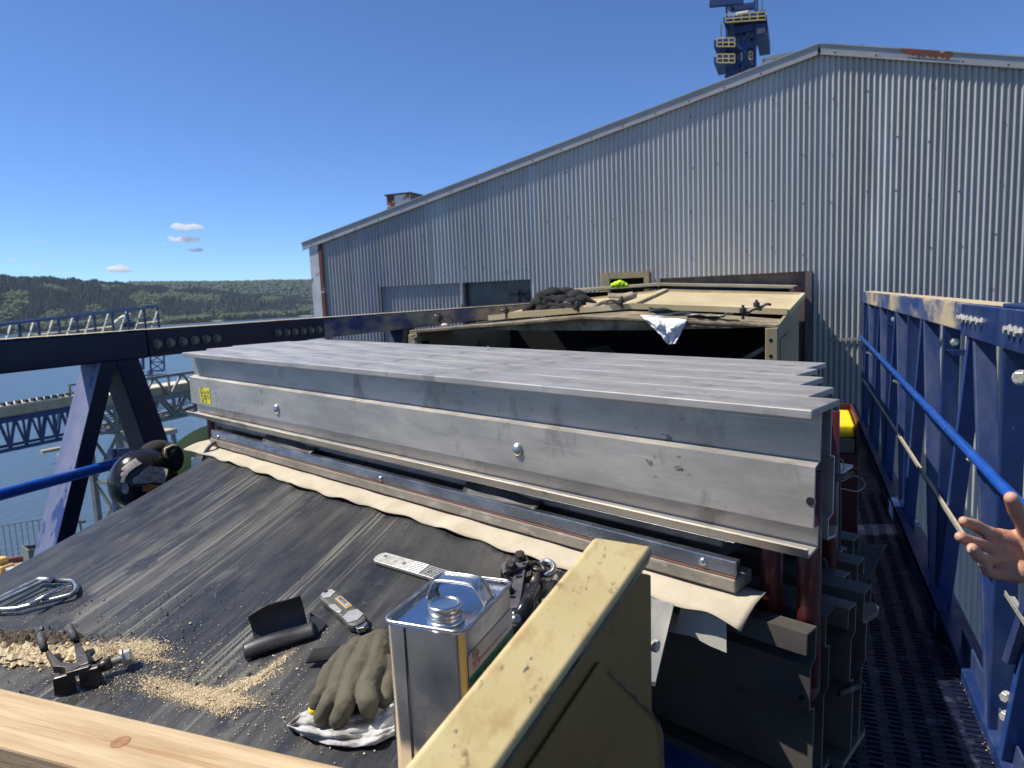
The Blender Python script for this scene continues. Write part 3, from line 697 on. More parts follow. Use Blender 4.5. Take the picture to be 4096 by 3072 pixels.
# dirty sheet between the lip and the lid (fixed roof of the mouth)
mb=MB(); n=len(F)
T=[V(t2[0].x+(t2[-1].x-t2[0].x)*i/4,3.03,0) for i in range(5)]
for i,p in enumerate(T): 
    j=min(range(len(t2)),key=lambda k:abs(t2[k].x-p.x)); p.z=t2[j].z
G=[V(T[0].x+.03,YF+.05,T[0].z-.01)]+[f-V(0,-.02,.022) for f in F[1:]]
G[-1]=F[-1]-V(.03,-.02,.03)
for i in range(4): mb.add([T[i],T[i+1],G[i+1],G[i]],[(0,1,2,3)])
mb.build('crusted_top_sheet',hoodold,hood,solid=.006)
mb=MB()
for i in range(n-1): mb.add([F[i],F[i+1],K[i+1],K[i]],[(0,1,2,3)])
lid=mb.build('lid',hoodp,hood,solid=.008)
for S in (F,K):
    mb=MB()
    for i in range(n-1): mb.bar(S[i]+V(0,0,.003),S[i+1]+V(0,0,.003),.022,.026)
    mb.build('lid_rib',hoodp,lid)
MB().bar(F[2]+V(0,.005,.012),K[2]+V(0,0,.012),.03,.012).build('lid_ridge_cap',hoodp,lid)
MB().bar(F[-1],K[-1],.02,.028).build('lid_edge',hoodp,lid)
mb=MB(); rg=[(2029,1256),(2240,1243),(2530,1221)]
for i in range(2): mb.bar(Y_(*rg[i],YF+.05),Y_(*rg[i+1],YF+.05),.02,.02)
mb.build('raised_rib',hoodp,hood)
# side walls and posts
a=Y_(3113,1303,3.0); b=Y_(3200,1197,YB)
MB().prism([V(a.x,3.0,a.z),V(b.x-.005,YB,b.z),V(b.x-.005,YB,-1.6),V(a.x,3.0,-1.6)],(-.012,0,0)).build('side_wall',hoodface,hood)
MB().prism([V(a.x+.003,3.05,a.z-.06),V(a.x+.030,3.34,a.z-.05),V(a.x+.034,3.38,a.z-.16),V(a.x+.034,3.38,-1.6),V(a.x+.003,3.05,-1.6)],(.006,0,0)).build('side_flange',hoodface,hood)
c=Y_(1640,1330,3.0)
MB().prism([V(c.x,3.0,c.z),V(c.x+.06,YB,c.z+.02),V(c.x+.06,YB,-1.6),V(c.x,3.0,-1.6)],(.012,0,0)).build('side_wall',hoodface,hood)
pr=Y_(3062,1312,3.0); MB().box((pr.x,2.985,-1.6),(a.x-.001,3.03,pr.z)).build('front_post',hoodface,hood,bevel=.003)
for py in (1361,1425):
    q=Y_(3083,py,2.985); MB().lathe(q,(0,-1,0),[(.0075,0),(.0075,.001)],16).build('bolt_hole',black,hood)
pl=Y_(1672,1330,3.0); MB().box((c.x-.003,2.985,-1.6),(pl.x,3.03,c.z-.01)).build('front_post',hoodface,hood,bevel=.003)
mb=MB(); mb.tube([Y_(1640,1334,2.98),Y_(1667,1333,2.98),Y_(1669,1345,2.98),Y_(1655,1352,2.98),Y_(1661,1366,2.98),Y_(1652,1376,2.98)],.004,6); mb.build('tied_rope',brownstrap,hood)
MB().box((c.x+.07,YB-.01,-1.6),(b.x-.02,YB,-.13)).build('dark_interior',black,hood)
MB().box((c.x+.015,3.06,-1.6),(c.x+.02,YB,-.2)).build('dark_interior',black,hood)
mb=MB(); mb.tube([Y_(2978,1437,3.2),Y_(3058,1392,3.1)],.011,10); mb.build('inner_tube',greysteel,hood,smooth=True)
mb=MB(); mb.add([Y_(2350,1395,3.7),Y_(2430,1385,3.7),Y_(2470,1420,3.6),Y_(2340,1432,3.6)],[(0,1,2,3)]); mb.build('inner_flap',ply,hood,solid=.01)
mb=MB(); mb.add([Y_(1880,1385,3.7),Y_(1905,1360,3.7),Y_(1960,1392,3.6),Y_(1860,1392,3.6)],[(0,1,2,3)]); mb.build('inner_flap',ply,hood,solid=.01)

hood2=thing('conveyor_hood','raised cream hood section running into the shed, seen edge-on behind the first lid','hood',(-.9,5.0,-1.6))
L2=[(2157,1164),(2395,1148),(2635,1131),(2900,1136),(3175,1142)]
t=[Y_(a,b,5.0) for a,b in L2]; l=[Y_(a,b+13,5.0) for a,b in L2]
MB().prism(t+l[::-1],(0,.03,0)).build('front_lip',hoodp,hood2,bevel=.003)
tt=[p+V(0,.0,-.006) for p in t]; 
mb=MB()
for i in range(4): mb.add([tt[i]+V(0,.02,0),tt[i+1]+V(0,.02,0),tt[i+1]+V(0,4.65,0),tt[i]+V(0,4.65,0)],[(0,1,2,3)])
mb.build('roof',hoodp,hood2,solid=.006)
MB().lathe(Y_(2635,1137,4.99),(0,-1,0),[(.02,0),(.018,.012)],4).build('ridge_clip',hoodp,hood2)
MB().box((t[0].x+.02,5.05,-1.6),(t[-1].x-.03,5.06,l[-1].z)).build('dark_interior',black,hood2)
MB().box((t[-1].x-.03,5.05,-1.6),(t[-1].x-.02,9.6,l[-1].z)).build('side_wall',hoodface,hood2)
MB().box((t[0].x+.01,5.05,-1.6),(t[0].x+.02,9.6,l[0].z)).build('side_wall',hoodface,hood2)
q=Y_(3190,1157,5.0); MB().box((q.x-.02,4.98,q.z-.025),(q.x+.03,5.06,q.z+.018)).build('hinge_stub',redpaint,hood2)

# hook clamps
def clamp(bpx,y,path,label,r=.0085):
    b=Y_(*bpx,y); t=thing('hook_clamp',label,'clamp',b,group='rusty hook clamps along the hood')
    MB().lathe(b,(0,0,1),[(.006,0),(.006,.06)],8).build('stud',darksteel,t)
    MB().lathe(b+V(0,0,.028),(0,0,1),[(.016,0),(.016,.018),(.010,.022)],6).build('nut',darksteel,t)
    pts=[Y_(px,py,y) for px,py in path]; n=len(pts)
    MB().tube(pts,[r*(1-.35*i/(n-1)) for i in range(n)],8).build('hooked_handle',darksteel,t,smooth=True); return t
clamp((2313,1250),3.12,[(2318,1236),(2300,1236),(2285,1220),(2268,1211),(2252,1214)],'rusty hook clamp standing in front of the black jacket, handle curving left')
clamp((2488,1236),3.34,[(2486,1219),(2470,1213),(2455,1203),(2440,1200),(2425,1207)],'rusty hook clamp between the brown webbing and the lid ridge')
clamp((1762,1301),3.06,[(1764,1286),(1752,1280),(1748,1268),(1740,1260)],'rusty hook clamp at the far left end of the hood, beside a white disc',.010)
clamp((2026,1274),3.20,[(2028,1258),(2020,1246),(2010,1242),(1998,1243)],'rusty hook clamp just left of the black jacket')
clamp((2972,1278),3.08,[(2976,1256),(2992,1252),(3005,1240),(3025,1234),(3048,1238)],'rusty hook clamp in front at the right end of the hood, handle curving right')
clamp((3026,1252),3.36,[(3032,1236),(3046,1228),(3058,1219),(3072,1216),(3085,1220)],'rusty hook clamp behind, nearest the right end of the lid')
o=MB().ball(Y_(1778,1300,3.05),.018,.012,.008,12,8).build('plastic_disc',ragw2,None,origin=Y_(1778,1300,3.05),smooth=True); tag(o,'small white plastic disc lying on the left end of the hood','disc')
# black jacket
JC=lambda px,py,y:Y_(px,py,y)
mb=MB(); rr=random.Random(11)
for px,py,y,r in ((2120,1236,3.55,.030),(2155,1215,3.6,.050),(2175,1190,3.7,.055),(2215,1182,3.75,.065),(2265,1178,3.8,.060),(2310,1188,3.75,.055),(2330,1205,3.7,.045),(2250,1208,3.6,.055),(2200,1215,3.6,.055),(2290,1215,3.55,.045),(2170,1240,3.5,.035),(2225,1236,3.5,.035),(2275,1228,3.5,.03),(2355,1208,3.7,.028),(2375,1212,3.7,.018),(2100,1240,3.55,.018)):
    mb.ball(JC(px,py,y),r,r*1.5,r*.75,12,8)
for k in range(9):
    a=rr.uniform(-.3,.5); px=rr.uniform(2110,2260); py=rr.uniform(1185,1235); y=3.60-(py-1180)/60*.14
    p=[JC(px+i*16*math.cos(a+i*.1),py+i*7*math.sin(a+i*.35),y-.05) for i in range(6)]; mb.tube(p,[.004,.014,.018,.018,.013,.004],8)
o=mb.build('jacket',blackcloth,None,origin=JC(2220,1240,3.6),remesh=.006,sm=8,disp=(.014,.045,3)); tag(o,'crumpled black jacket thrown on the left slope of the hood lid','jacket')
def ribbon(pts,w,name,m,origin,side=V(0,0,1),thick=.002):
    mb=MB(); n=len(pts)
    for i in range(n-1):
        a,b=pts[i],pts[i+1]; mb.add([a-side*w/2,b-side*w/2,b+side*w/2,a+side*w/2],[(0,1,2,3)])
    return mb.build(name,m,None,origin=origin,solid=thick,smooth=True)
def smoothpath(P,n=6):
    out=[];P=[Vector(p) for p in P]
    for i in range(len(P)-1):
        p0=P[max(i-1,0)];p1=P[i];p2=P[i+1];p3=P[min(i+2,len(P)-1)]
        for k in range(n):
            t=k/n; out.append(.5*((2*p1)+(p2-p0)*t+(2*p0-5*p1+4*p2-p3)*t*t+(3*p1-p0-3*p2+p3)*t**3))
    out.append(P[-1]); return out
p=smoothpath([Y_(2345,1222,3.4),Y_(2380,1226,3.38),Y_(2420,1212,3.45),Y_(2465,1212,3.5),Y_(2510,1195,3.7),Y_(2548,1178,3.8)])
o=ribbon(p,.035,'webbing_strap',brownstrap,p[0],V(0,.45,.9)); tag(o,'dirty brown webbing strap twisting across the hood lid towards the ridge','strap')
p=smoothpath([Y_(2432,1182,3.9),Y_(2470,1184,3.9),Y_(2500,1182,3.9),Y_(2530,1176,3.9)])
o=ribbon(p,.035,'webbing_strap',brownstrap,p[0],V(0,.5,.8)); tag(o,'short end of brown webbing lying behind the longer strap on the lid','strap')
p=smoothpath([Y_(2352,1230,3.45),Y_(2385,1233,3.4),Y_(2420,1228,3.4)])
o=ribbon(p,.03,'webbing_strap',brownstrap,p[0],V(0,.6,.8)); tag(o,'flat folded piece of brown webbing beside the sleeve of the black jacket','strap')
# white rag hanging over the lip
def rag(u,v):
    top=(2562+u*190,1262+8*math.sin(u*9)+u*8); 
    bl=(2562+v*95,1262+v*92); br=(2752-v*50,1272+v*100)
    px=bl[0]+(br[0]-bl[0])*u; py=bl[1]+(br[1]-bl[1])*u + 4*math.sin(u*7)*v+ (16*math.sin(math.pi*u) if v>.9 else 0)
    y=2.975-.03*math.sin(math.pi*min(v*2,1)/2)+.007*math.sin(u*14+v*3)+.022*noise.noise(V(u*4,v*4,2))+.010*noise.noise(V(u*11,v*9,5))
    if v<.14: y+= (.14-v)*.9; py=py-2
    return Y_(px,py,y)
o=MB().grid(rag,40,24).build('rag',ragw2,None,origin=Y_(2650,1270,2.97),smooth=True,solid=.003); tag(o,'white rag hanging as a triangle over the front edge of the hood','rag')
mb=MB()
def rag2(u,v):
    px=2745+u*190; py=1268-4*math.sin(u*8)+(v-.5)*14*(1-.6*u)-(12*u if u>.8 else 6*u)
    return Y_(px,py,3.03+.1*v+.01*math.sin(u*22+v*5))
o=MB().grid(rag2,40,8).build('rag',ragw,None,origin=Y_(2830,1268,3.05),smooth=True,solid=.004); tag(o,'thin white rag trailing to the right along the hood edge towards the clamps','rag')
mb=MB(); 
def bagf(u,v):
    px=2595+u*235; py=1240+26*u+(v-.5)*(26-14*u)+3*math.sin(u*17+v*4); return Y_(px,py,3.22-.1*v+.02*math.sin(u*13+v*6))
o=MB().grid(bagf,30,10).build('plastic_sheet',blackrub,None,origin=Y_(2700,1255,3.2),smooth=True,solid=.003); tag(o,'crumpled black plastic sheet above the white rag on the hood','plastic sheet')
mb=MB()
for px,py,r in ((2450,1142,.018),(2466,1137,.024),(2480,1131,.022),(2492,1137,.022),(2505,1141,.016),(2472,1144,.018)): mb.ball(Y_(px,py,4.97),r,r,r,10,8)
o=mb.build('safety_gloves',hiviz,None,origin=Y_(2480,1142,4.97),remesh=.006,sm=2,disp=(.012,.03,2)); tag(o,'fluorescent yellow-green gloves lying on the lip of the rear hood','gloves')

# ================================================================ timber plank on the belt
A=B(0,2750,.036);Bq=B(1400,3072,.036);Cq=B(0,2985,.036)
zt=-.556
pa=onz(0,2750,zt);pb=onz(1400,3072,zt);pc=onz(0,2985,zt)
dirx=(pb-pa).normalized(); dy=V(-dirx.y,dirx.x,0); wd=abs((pc-pa).dot(dy))
o0=pa-dirx*.45-dy*wd
M=frame(o0,dirx,dy)
mb=MB(); L=1.62
mb.box((0,0,-.036),(L,wd,0))
o=mb.build('timber_plank',wood,None,origin=M,bevel=.004,local=True); o.matrix_world=M
tag(o,'pale pine plank with a knot and black nicks lying across the front of the belt','plank')
ch=MB(); q=onz(190,3050,zt)
# knot
kn=onz(482,2968,zt); m_=MB(); li=M.inverted()@kn; m_.lathe((li.x,li.y,.0),(0,0,1),[(.0125,0),(.0125,.0004)],18)
knm=mat('knot',(.34,.17,.07),(.22,.11,.05),rough=.7,scale=120)
ko=m_.build('knot',knm,None); ko.parent=o; ko.scale=(1,1,1)

# ================================================================ yellow guard bar in the foreground
D0,D1=.74,.515
fLp,fRp,nLp,nRp=dep(2372,2150,D0),dep(2608,2188,D0),dep(1638,3037,D1),dep(2014,3072,D1)
dl=(nLp-fLp); dr=(nRp-fRp)
nL2=fLp+dl*1.9; nR2=nL2+(fRp-fLp)*.985
yb=thing('guard_frame','cream-yellow painted steel guard bar with rust marks, out of focus in the foreground','guard',(fLp.x,fLp.y,-1.0))
nv=(fRp-fLp).cross(dl).normalized(); nv=nv if nv.z>0 else -nv
sd=-nv
mb=MB(); 
# channel section as a lofted profile: rounded edges
def prof(L_,R_):
    x=(R_-L_); w_=x.length; x.normalize(); n=nv; P=[]
    r=.0065
    for k in range(6): a=math.pi-(math.pi/2)*k/5; P.append(L_+x*(r+r*math.cos(a))+n*(r*math.sin(a)-r))
    for k in range(6): a=math.pi/2-(math.pi/2)*k/5; P.append(R_+x*(-r+r*math.cos(a)+.001)+n*(r*math.sin(a)-r))
    P.append(R_+x*.001-n*.024); P.append(R_-x*.004-n*.024); P.append(R_-x*.004-n*.006); P.append(L_+x*.004-n*.006); P.append(L_+x*.004-n*.024); P.append(L_-n*.024)
    return P
A_=prof(fLp,fRp); B_=prof(nL2,nR2); n=len(A_)
mb.add(A_+B_,[(i,(i+1)%n,(i+1)%n+n,i+n) for i in range(n)]+[tuple(range(n-1,-1,-1)),tuple(range(n,2*n))])
mb.build('top_bar',yellowp,yb,smooth=False)
pnn=(nR2-fRp).cross(UP).normalized()
if pnn.x<0: pnn=-pnn
def onside(px,py,off): P0=fRp+pnn*off; r=ray(px,py); return r*(P0.dot(pnn)/r.dot(pnn))
leg=[(2560,2290),(2606,2300),(2610,2860),(2612,3300),(1850,3500),(2080,2960),(2300,2640)]
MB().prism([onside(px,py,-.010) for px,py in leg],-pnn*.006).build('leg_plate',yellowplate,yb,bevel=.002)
MB().tube([onside(px,py,-.003) for px,py in ((2440,2690),(2520,2765),(2606,2852),(2632,2885),(2648,2935),(2652,3000),(2654,3300))],.0012,6).build('gusset_edge',wornband,yb)
MB().prism([fRp+nv*(-.007)+(fRp-fLp).normalized()*.0013,nR2+nv*(-.007)+(fRp-fLp).normalized()*.0013,nR2-nv*.0235+(fRp-fLp).normalized()*.0013,fRp-nv*.0235+(fRp-fLp).normalized()*.0013],(fRp-fLp).normalized()*.0006).build('worn_side_band',wornband,yb)
gus=[(2400,2650),(2430,2680),(2520,2765),(2606,2852),(2632,2885),(2648,2935),(2652,3000),(2654,3600),(1950,3900),(1900,3400)]
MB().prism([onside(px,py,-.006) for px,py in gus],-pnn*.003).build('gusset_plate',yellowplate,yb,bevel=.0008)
q=onside(2612,2580,-.012); MB().lathe(q,(1,-.3,0),[(.007,0),(.007,.006)],6).build('bolt',zinc,yb)

# ================================================================ solvent can
z1=-.345; can=thing('solvent_can','square tin solvent can with screw cap, carry handle and green and white label','can',(-.377,.69,-.585))
x0,x1,y0,y1,zb=-.4225,-.3265,.618,.757,-.580
def rr_loop(x0,x1,y0,y1,r,z,n=5):
    P=[]
    for cx,cy,a0 in ((x1-r,y0+r,-90),(x1-r,y1-r,0),(x0+r,y1-r,90),(x0+r,y0+r,180)):
        for k in range(n+1): a=R(a0+90*k/n); P.append(V(cx+r*math.cos(a),cy+r*math.sin(a),z))
    return P
mb=MB()
zs=[(zb,0),(zb+.004,.0),(-.45,-.0008),(z1-.006,0)]
loops=[rr_loop(x0-e,x1+e,y0-e,y1+e,.011,z,8) for z,e in zs]; n=len(loops[0])
vs=[p for l in loops for p in l]; fs=[]
for i in range(len(loops)-1):
    for k in range(n): fs.append((i*n+k,i*n+(k+1)%n,(i+1)*n+(k+1)%n,(i+1)*n+k))
mb.add(vs,fs); mb.build('body',tin,can,smooth=True)
MB().tube(rr_loop(x0-.0005,x1+.0005,y0-.0005,y1+.0005,.0115,z1-.0015,8),.0021,8,closed=True).build('rim',bright,can,smooth=True)
mb=MB(); l=rr_loop(x0+.001,x1-.001,y0+.001,y1-.001,.010,z1-.0065,8); mb.add(l,[tuple(range(len(l)))]); mb.build('lid',tintop,can)
MB().box((x0+.0255,y0-.0016,zb),(x0+.0265,y0-.0002,z1-.006)).build('seam',darksteel,can)
cc=onz(1765,2445,z1+.006); cc=V(-.3615,.6475,z1-.0065)
mb=MB(); mb.lathe(cc,(0,0,1),[(.0215,0),(.0215,.003),(.0185,.005)],28); mb.build('neck_ring',tin,can,smooth=True)
mb=MB(); mb.lathe(cc+V(0,0,.0045),(0,0,1),[(.0182,0),(.0190,.001),(.0182,.002),(.0182,.004),(.0190,.005),(.0182,.006),(.0182,.008),(.0193,.0095),(.0193,.0145),(.0182,.0165),(.0158,.0168),(.0150,.0155),(.013,.0152)],32); mb.build('screw_cap',tin,can,smooth=True)
# handle: wide bent strap across the can
hy=.706; hp=smoothpath([V(x0+.012,hy,z1-.006),V(x0+.021,hy,z1+.013),V(x0+.032,hy,z1+.0170),V(x1-.030,hy,z1+.0170),V(x1-.019,hy,z1+.012),V(x1-.008,hy,z1-.006)],6)
mb=MB()
for i in range(len(hp)-1):
    a,b=hp[i],hp[i+1]
    for s0_,s1_ in ((-.012,-.004),(-.004,.004),(.004,.012)):
        da=.0018 if s0_==-.004 else 0
        mb.add([a+V(0,s0_,0),b+V(0,s0_,0),b+V(0,s1_,0),a+V(0,s1_,0)],[(0,1,2,3)])
h=mb.build('handle',tin,can,smooth=True,solid=.0008)
for s_ in (-.012,.012): MB().tube([p+V(0,s_,0) for p in hp],.0017,8).build('handle_edge',bright,h,smooth=True)
# label on the right face
xf=x1+.0004
def lab(ya,yb_,za,zb_): return [V(xf,ya,za),V(xf,yb_,za),V(xf,yb_,zb_),V(xf,ya,zb_)]
zl1=z1-.032; 
MB().prism([V(xf,y0+.010,zb+.012),V(xf,y1-.007,zb+.012),V(xf,y1-.007,zl1),V(xf,y0+.013,zl1),V(xf,y0+.010,zl1-.003)],(.0003,0,0)).build('white_label',white,can)
gz=zl1-.026
MB().prism([V(xf+.0004,y0+.010,zb+.012),V(xf+.0004,y1-.007,zb+.012),V(xf+.0004,y1-.007,gz),V(xf+.0004,y0+.010,gz)],(.0003,0,0)).build('green_label',green,can)
text('CLEANING','label_lettering',ink,can,V(xf+.0010,y0+.021,gz-.019),(0,1,0),(0,0,1),.0205,sx=.95)
text('SOLUTION','label_lettering',ink,can,V(xf+.0010,y0+.021,gz-.042),(0,1,0),(0,0,1),.0205,sx=.95)
text('REMA','brand_lettering',inkb,can,V(xf+.0010,y0+.018,gz+.0225),(0,1,0),(0,0,1),.0052,sx=1)
text('TIP','brand_lettering',redink,can,V(xf+.0010,y0+.018,gz+.0135),(0,1,0),(0,0,1),.0115,sx=1.1)
text('TOP','brand_lettering',redink,can,V(xf+.0010,y0+.018,gz+.0045),(0,1,0),(0,0,1),.0115,sx=.9)
text('ONE BRAND. ONE SOURCE. ONE SYSTEM.','slogan_lettering',inkb,can,V(xf+.0010,y0+.040,gz+.007),(0,1,0),(0,0,1),.0042,sx=.95)

# ================================================================ things lying on the belt
def beltframe(p0,p1,h=0):
    a=B(*p0,h); b=B(*p1,h); x=(b-a).normalized(); nb=BN((a+b)/2); y=nb.cross(x).normalized(); z=x.cross(y)
    return Matrix.Translation(a)@Matrix((x,y,z)).transposed().to_4x4(),(b-a).length
# utility knife
M,L=beltframe((1306,2392),(1452,2524)); kn_=thing('utility_knife','grey and black utility knife with an orange-edged name plate on the belt','knife',mtx=M)
wk=.017
pts=[(0,.2),(.03,.75),(.12,.98),(.35,.86),(.55,.95),(.75,.9),(.9,1.0),(.96,.8),(1,.45)]
poly=[V(x*L,wk*y,.0) for x,y in pts]+[V(x*L,-wk*y,.0) for x,y in pts[::-1]]
MB().prism([p+V(0,0,.001) for p in poly],(0,0,.015)).build('grip',darkgrip,kn_,local=True,bevel=.005)
for xs,ys in (((.02,.06,.16,.21,.16,.06),(0,.6,.7,0,-.7,-.6)),((.36,.40,.60,.63,.58,.42),(-.9,-.35,-.35,-.6,-.85,-.95)),((.68,.73,.88,.93,.88,.73),(0,.8,.85,0,-.85,-.8))):
    MB().prism([V(x*L,wk*y,.0155) for x,y in zip(xs,ys)],(0,0,.0018)).build('grey_inlay',greyplastic,kn_,local=True,bevel=.0006)
MB().box((.30*L,.05*wk,.0155),(.62*L,.72*wk,.0175)).build('name_plate_rim',orange,kn_,local=True,bevel=.0006)
MB().box((.32*L,.13*wk,.0177),(.60*L,.64*wk,.0182)).build('name_plate',greyplastic,kn_,local=True)
R3=M.to_3x3()
text('MARTOR','name_lettering',inkb,kn_,M@V(.335*L,.24*wk,.0185),R3@V(1,0,0),R3@V(0,1,0),.0085,sx=.78)
MB().prism([V(.93*L,-.6*wk,.003),V(1.03*L,-.55*wk,.003),V(1.07*L,0,.003),V(1.03*L,.55*wk,.003),V(.93*L,.6*wk,.003)],(0,0,.009)).build('blade_nose',bright,kn_,local=True,bevel=.001)
MB().lathe((.055*L,.0,.0172),(0,0,1),[(.0042,0),(.0042,.0004)],14).build('lanyard_hole',black,kn_,local=True)
# steel strap tool with label
M,L=beltframe((1512,2240),(1790,2322)); st=thing('steel_rule_bar','flat riveted steel bar with rounded end and printed label behind the can','bar',mtx=M)
w_=.0155
pl=[V(.004,-w_*.8,0),V(0,-w_*.3,0),V(0,w_*.3,0),V(.004,w_*.8,0),V(.012,w_,0),V(L,w_,0),V(L,-w_,0),V(.012,-w_,0)]
MB().prism([p+V(0,0,.004) for p in pl],(0,0,.006)).build('bar',zinc,st,local=True,bevel=.0008)
MB().prism([p+V(0,0,.0) for p in pl],(0,0,.0038)).build('backing_strip',inkb,st,local=True)
for x,y in ((.02,.3),(.076,.0),(.145,-.1)): MB().lathe((x,y*w_,.010),(0,0,1),[(.0042,0),(.0036,.0012)],14).build('rivet',bright,st,local=True)
MB().box((.094,-w_*.95,.0101),(.128,w_*.95,.0104)).build('white_label',white,st,local=True)
mb=MB(); mb.box((.1285,-w_*.95,.0101),(.20,w_*.95,.0104)); mb.build('black_label',inkb,st,local=True)
R3=M.to_3x3(); rr=random.Random(4)
mb=MB()
for i in range(6):
    y=-w_*.8+i*w_*.3
    x=.097
    while x<.124:
        d_=rr.uniform(.002,.006); mb.box((x,y,.0105),(min(x+d_,.126),y+.0014,.0107)); x+=d_+.0012
mb.build('small_print',inkb,st,local=True)
mb=MB()
for i in range(7):
    y=-w_*.85+i*w_*.26; x=.132
    while x<.196:
        d_=rr.uniform(.002,.005); mb.box((x,y,.0105),(x+d_,y+.0013,.0107)); x+=d_+.0016
mb.build('small_print',white,st,local=True)

# cable puller
cp=thing('cable_puller','greasy steel cable puller with red paint traces and a hook behind the can','cable puller',B(2100,2330))
puller=mat('greasy_steel',(.20,.20,.21),(.12,.12,.13),rough=.38,metal=.7,scale=30,layers=[((.30,.01,.02),26,(1,1,1),.60,.68),((.03,.03,.03),22,(1,1,1),.58,.7)])
def plate(ps,h,th,name,m):
    P=[B(px,py,h) for px,py in ps]; return MB().prism(P,V(0,0,-th)).build(name,m,cp,bevel=.0008)
plate([(2062,2258),(2104,2262),(2060,2520),(2020,2515)],.040,.005,'side_plate',puller)
plate([(2075,2285),(2112,2270),(2072,2520),(2035,2520)],.012,.005,'side_plate',darksteel)
plate([(2004,2262),(2018,2247),(2106,2222),(2116,2240),(2104,2262),(2012,2290)],.046,.005,'head_plate',puller)
plate([(2006,2282),(2104,2270),(2118,2250),(2130,2262),(2124,2300),(2060,2320)],.036,.022,'head_block',darksteel)
for px,py in ((2082,2234),(2046,2273),(2030,2366)):
    hexbolt(B(px,py,.047 if py<2300 else .041),BN(B(px,py)),.0085,.012).build('nut',darksteel,cp)
    MB().lathe(B(px,py,.056 if py<2300 else .05),BN(B(px,py)),[(.004,0),(.004,.006)],10).build('bolt_end',darksteel,cp)
ps=[]
for k in range(9):
    a=R(-70+k*20); r=(52 if k%2 else 42); ps.append((2085+r*math.cos(a)*.9,2385+r*math.sin(a)*1.35))
plate(ps+[(2050,2450),(2062,2330)],.030,.005,'ratchet_plate',puller)
MB().tube([B(2140,2352,.045),B(2078,2470,.055)],.0105,14).build('handle_tube',hatblack,cp,smooth=True)
MB().tube([B(2068,2440,.062),B(2074,2560,.020)],.0125,16).build('pivot_post',hatblack,cp,smooth=True)
MB().ball(B(2062,2480,.064),.0085,.0085,.0085).build('pivot_button',steel,cp,smooth=True)
c=B(2186,2272,.02); e1=(B(2216,2272,.02)-c); e2=(B(2186,2246,.02)-c)
pt=[c+e1*math.cos(R(a))+e2*math.sin(R(a)) for a in range(-150,171,20)]
MB().tube(pt,[.0052]*len(pt),10).build('hook',steel,cp,smooth=True)
MB().tube([B(2165,2292,.02),B(2140,2312,.022),B(2145,2345,.02)],[.006,.010,.012],10).build('hook_shank',darksteel,cp,smooth=True)
p=smoothpath([B(2110,2262,.04),B(2140,2252,.035),B(2165,2262,.03),B(2178,2285,.025),B(2150,2280,.03),B(2125,2275,.03)]); MB().tube(p,.0042,8).build('wire_rope',darksteel,cp,smooth=True)
p=smoothpath([B(2010,2270,.03),B(2000,2300,.03),B(2004,2340,.03),B(2010,2420,.03)]); MB().tube(p,.004,8).build('wire_rope',darksteel,cp,smooth=True)
p=smoothpath([B(2125,2400,.02),B(2150,2430,.02),B(2135,2470,.02)]); MB().tube(p,.006,8).build('wire_rope',darksteel,cp,smooth=True)

# metal frame tool at the left
ft=thing('rod_frame_tool','bent steel rod frame with two threaded arms lying at the left belt edge','tool',B(170,2390))
c_=lambda x,y:(x*.3014,2300+y*.3014)
def rp(L_,h=.012): return [B(*c_(x,y),h) for x,y in L_]
p=rp([(-420,470),(-260,465),(0,458),(225,448),(500,378),(930,268),(1000,225),(1020,160),(990,100),(950,78),(680,76)],.010); MB().tube(p,.0050,12).build('bent_rod',bright,ft,smooth=True)
p=rp([(935,120),(640,262),(400,392)],.020); MB().tube(p,.0044,10).build('brace_rod',bright,ft,smooth=True)
p=rp([(700,72),(545,62),(490,68)],.014); MB().tube(p,.0066,12).build('sleeve',bright,ft,smooth=True)
for a,b in (((500,62),(-420,505)),((552,92),(-420,545))):
    P0=B(*c_(*a),.016); P1=B(*c_(*b),.016); mb=MB(); n=130
    pts=[P0.lerp(P1,i/n) for i in range(n+1)]; mb.tube(pts,[.0046 if i%2 else .0038 for i in range(n+1)],10); mb.build('threaded_arm',bright,ft)
# pincers with a bolt
pc_=thing('pincers','dark steel pincers with taped handles and a clamping bolt standing on the belt','pincers',B(330,2700))
tape=mat('friction_tape',(.035,.035,.036),(.07,.07,.07),rough=.6,scale=60,bump=.6)
def pp_(L_): return [B(*c_(x,y),h) for x,y,h in L_]
MB().tube(pp_([(540,790,.045),(555,870,.042),(590,990,.036)]),[.0060,.0066,.0058],12).build('taped_handle',tape,pc_,smooth=True)
MB().tube(pp_([(925,680,.048),(955,760,.046),(1010,860,.040)]),[.0062,.0068,.0060],12).build('taped_handle',tape,pc_,smooth=True)
def flat(ps,h,th,name,m=darksteel,bev=.0012):
    P=[B(*c_(x,y),h) for x,y in ps]; return MB().prism(P,V(0,0,-th)).build(name,m,pc_,bevel=bev)
flat([(595,985),(650,975),(740,1080),(820,1160),(860,1215),(700,1210),(660,1110)],.034,.012,'arm')
flat([(975,870),(1050,850),(1110,980),(1160,1080),(1180,1160),(1060,1200),(1015,1150)],.036,.012,'arm')
flat([(690,1190),(830,1160),(1020,1160),(1215,1180),(1180,1215),(1010,1262),(880,1300),(860,1225)],.034,.010,'pivot_plate')
MB().lathe(B(*c_(975,1225),.034),BN(B(300,2670)),[(.010,0),(.010,.0012)],18).build('pivot',darksteel,pc_)
def jaw(pa,pb,pc2,pd,name):  # curved block between top edge points; height to the belt
    top=[B(*c_(x,y),.030) for x,y in (pa,pb,pc2,pd)]; return MB().prism(top,V(0,0,-.030)).build(name,darksteel,pc_,bevel=.002)
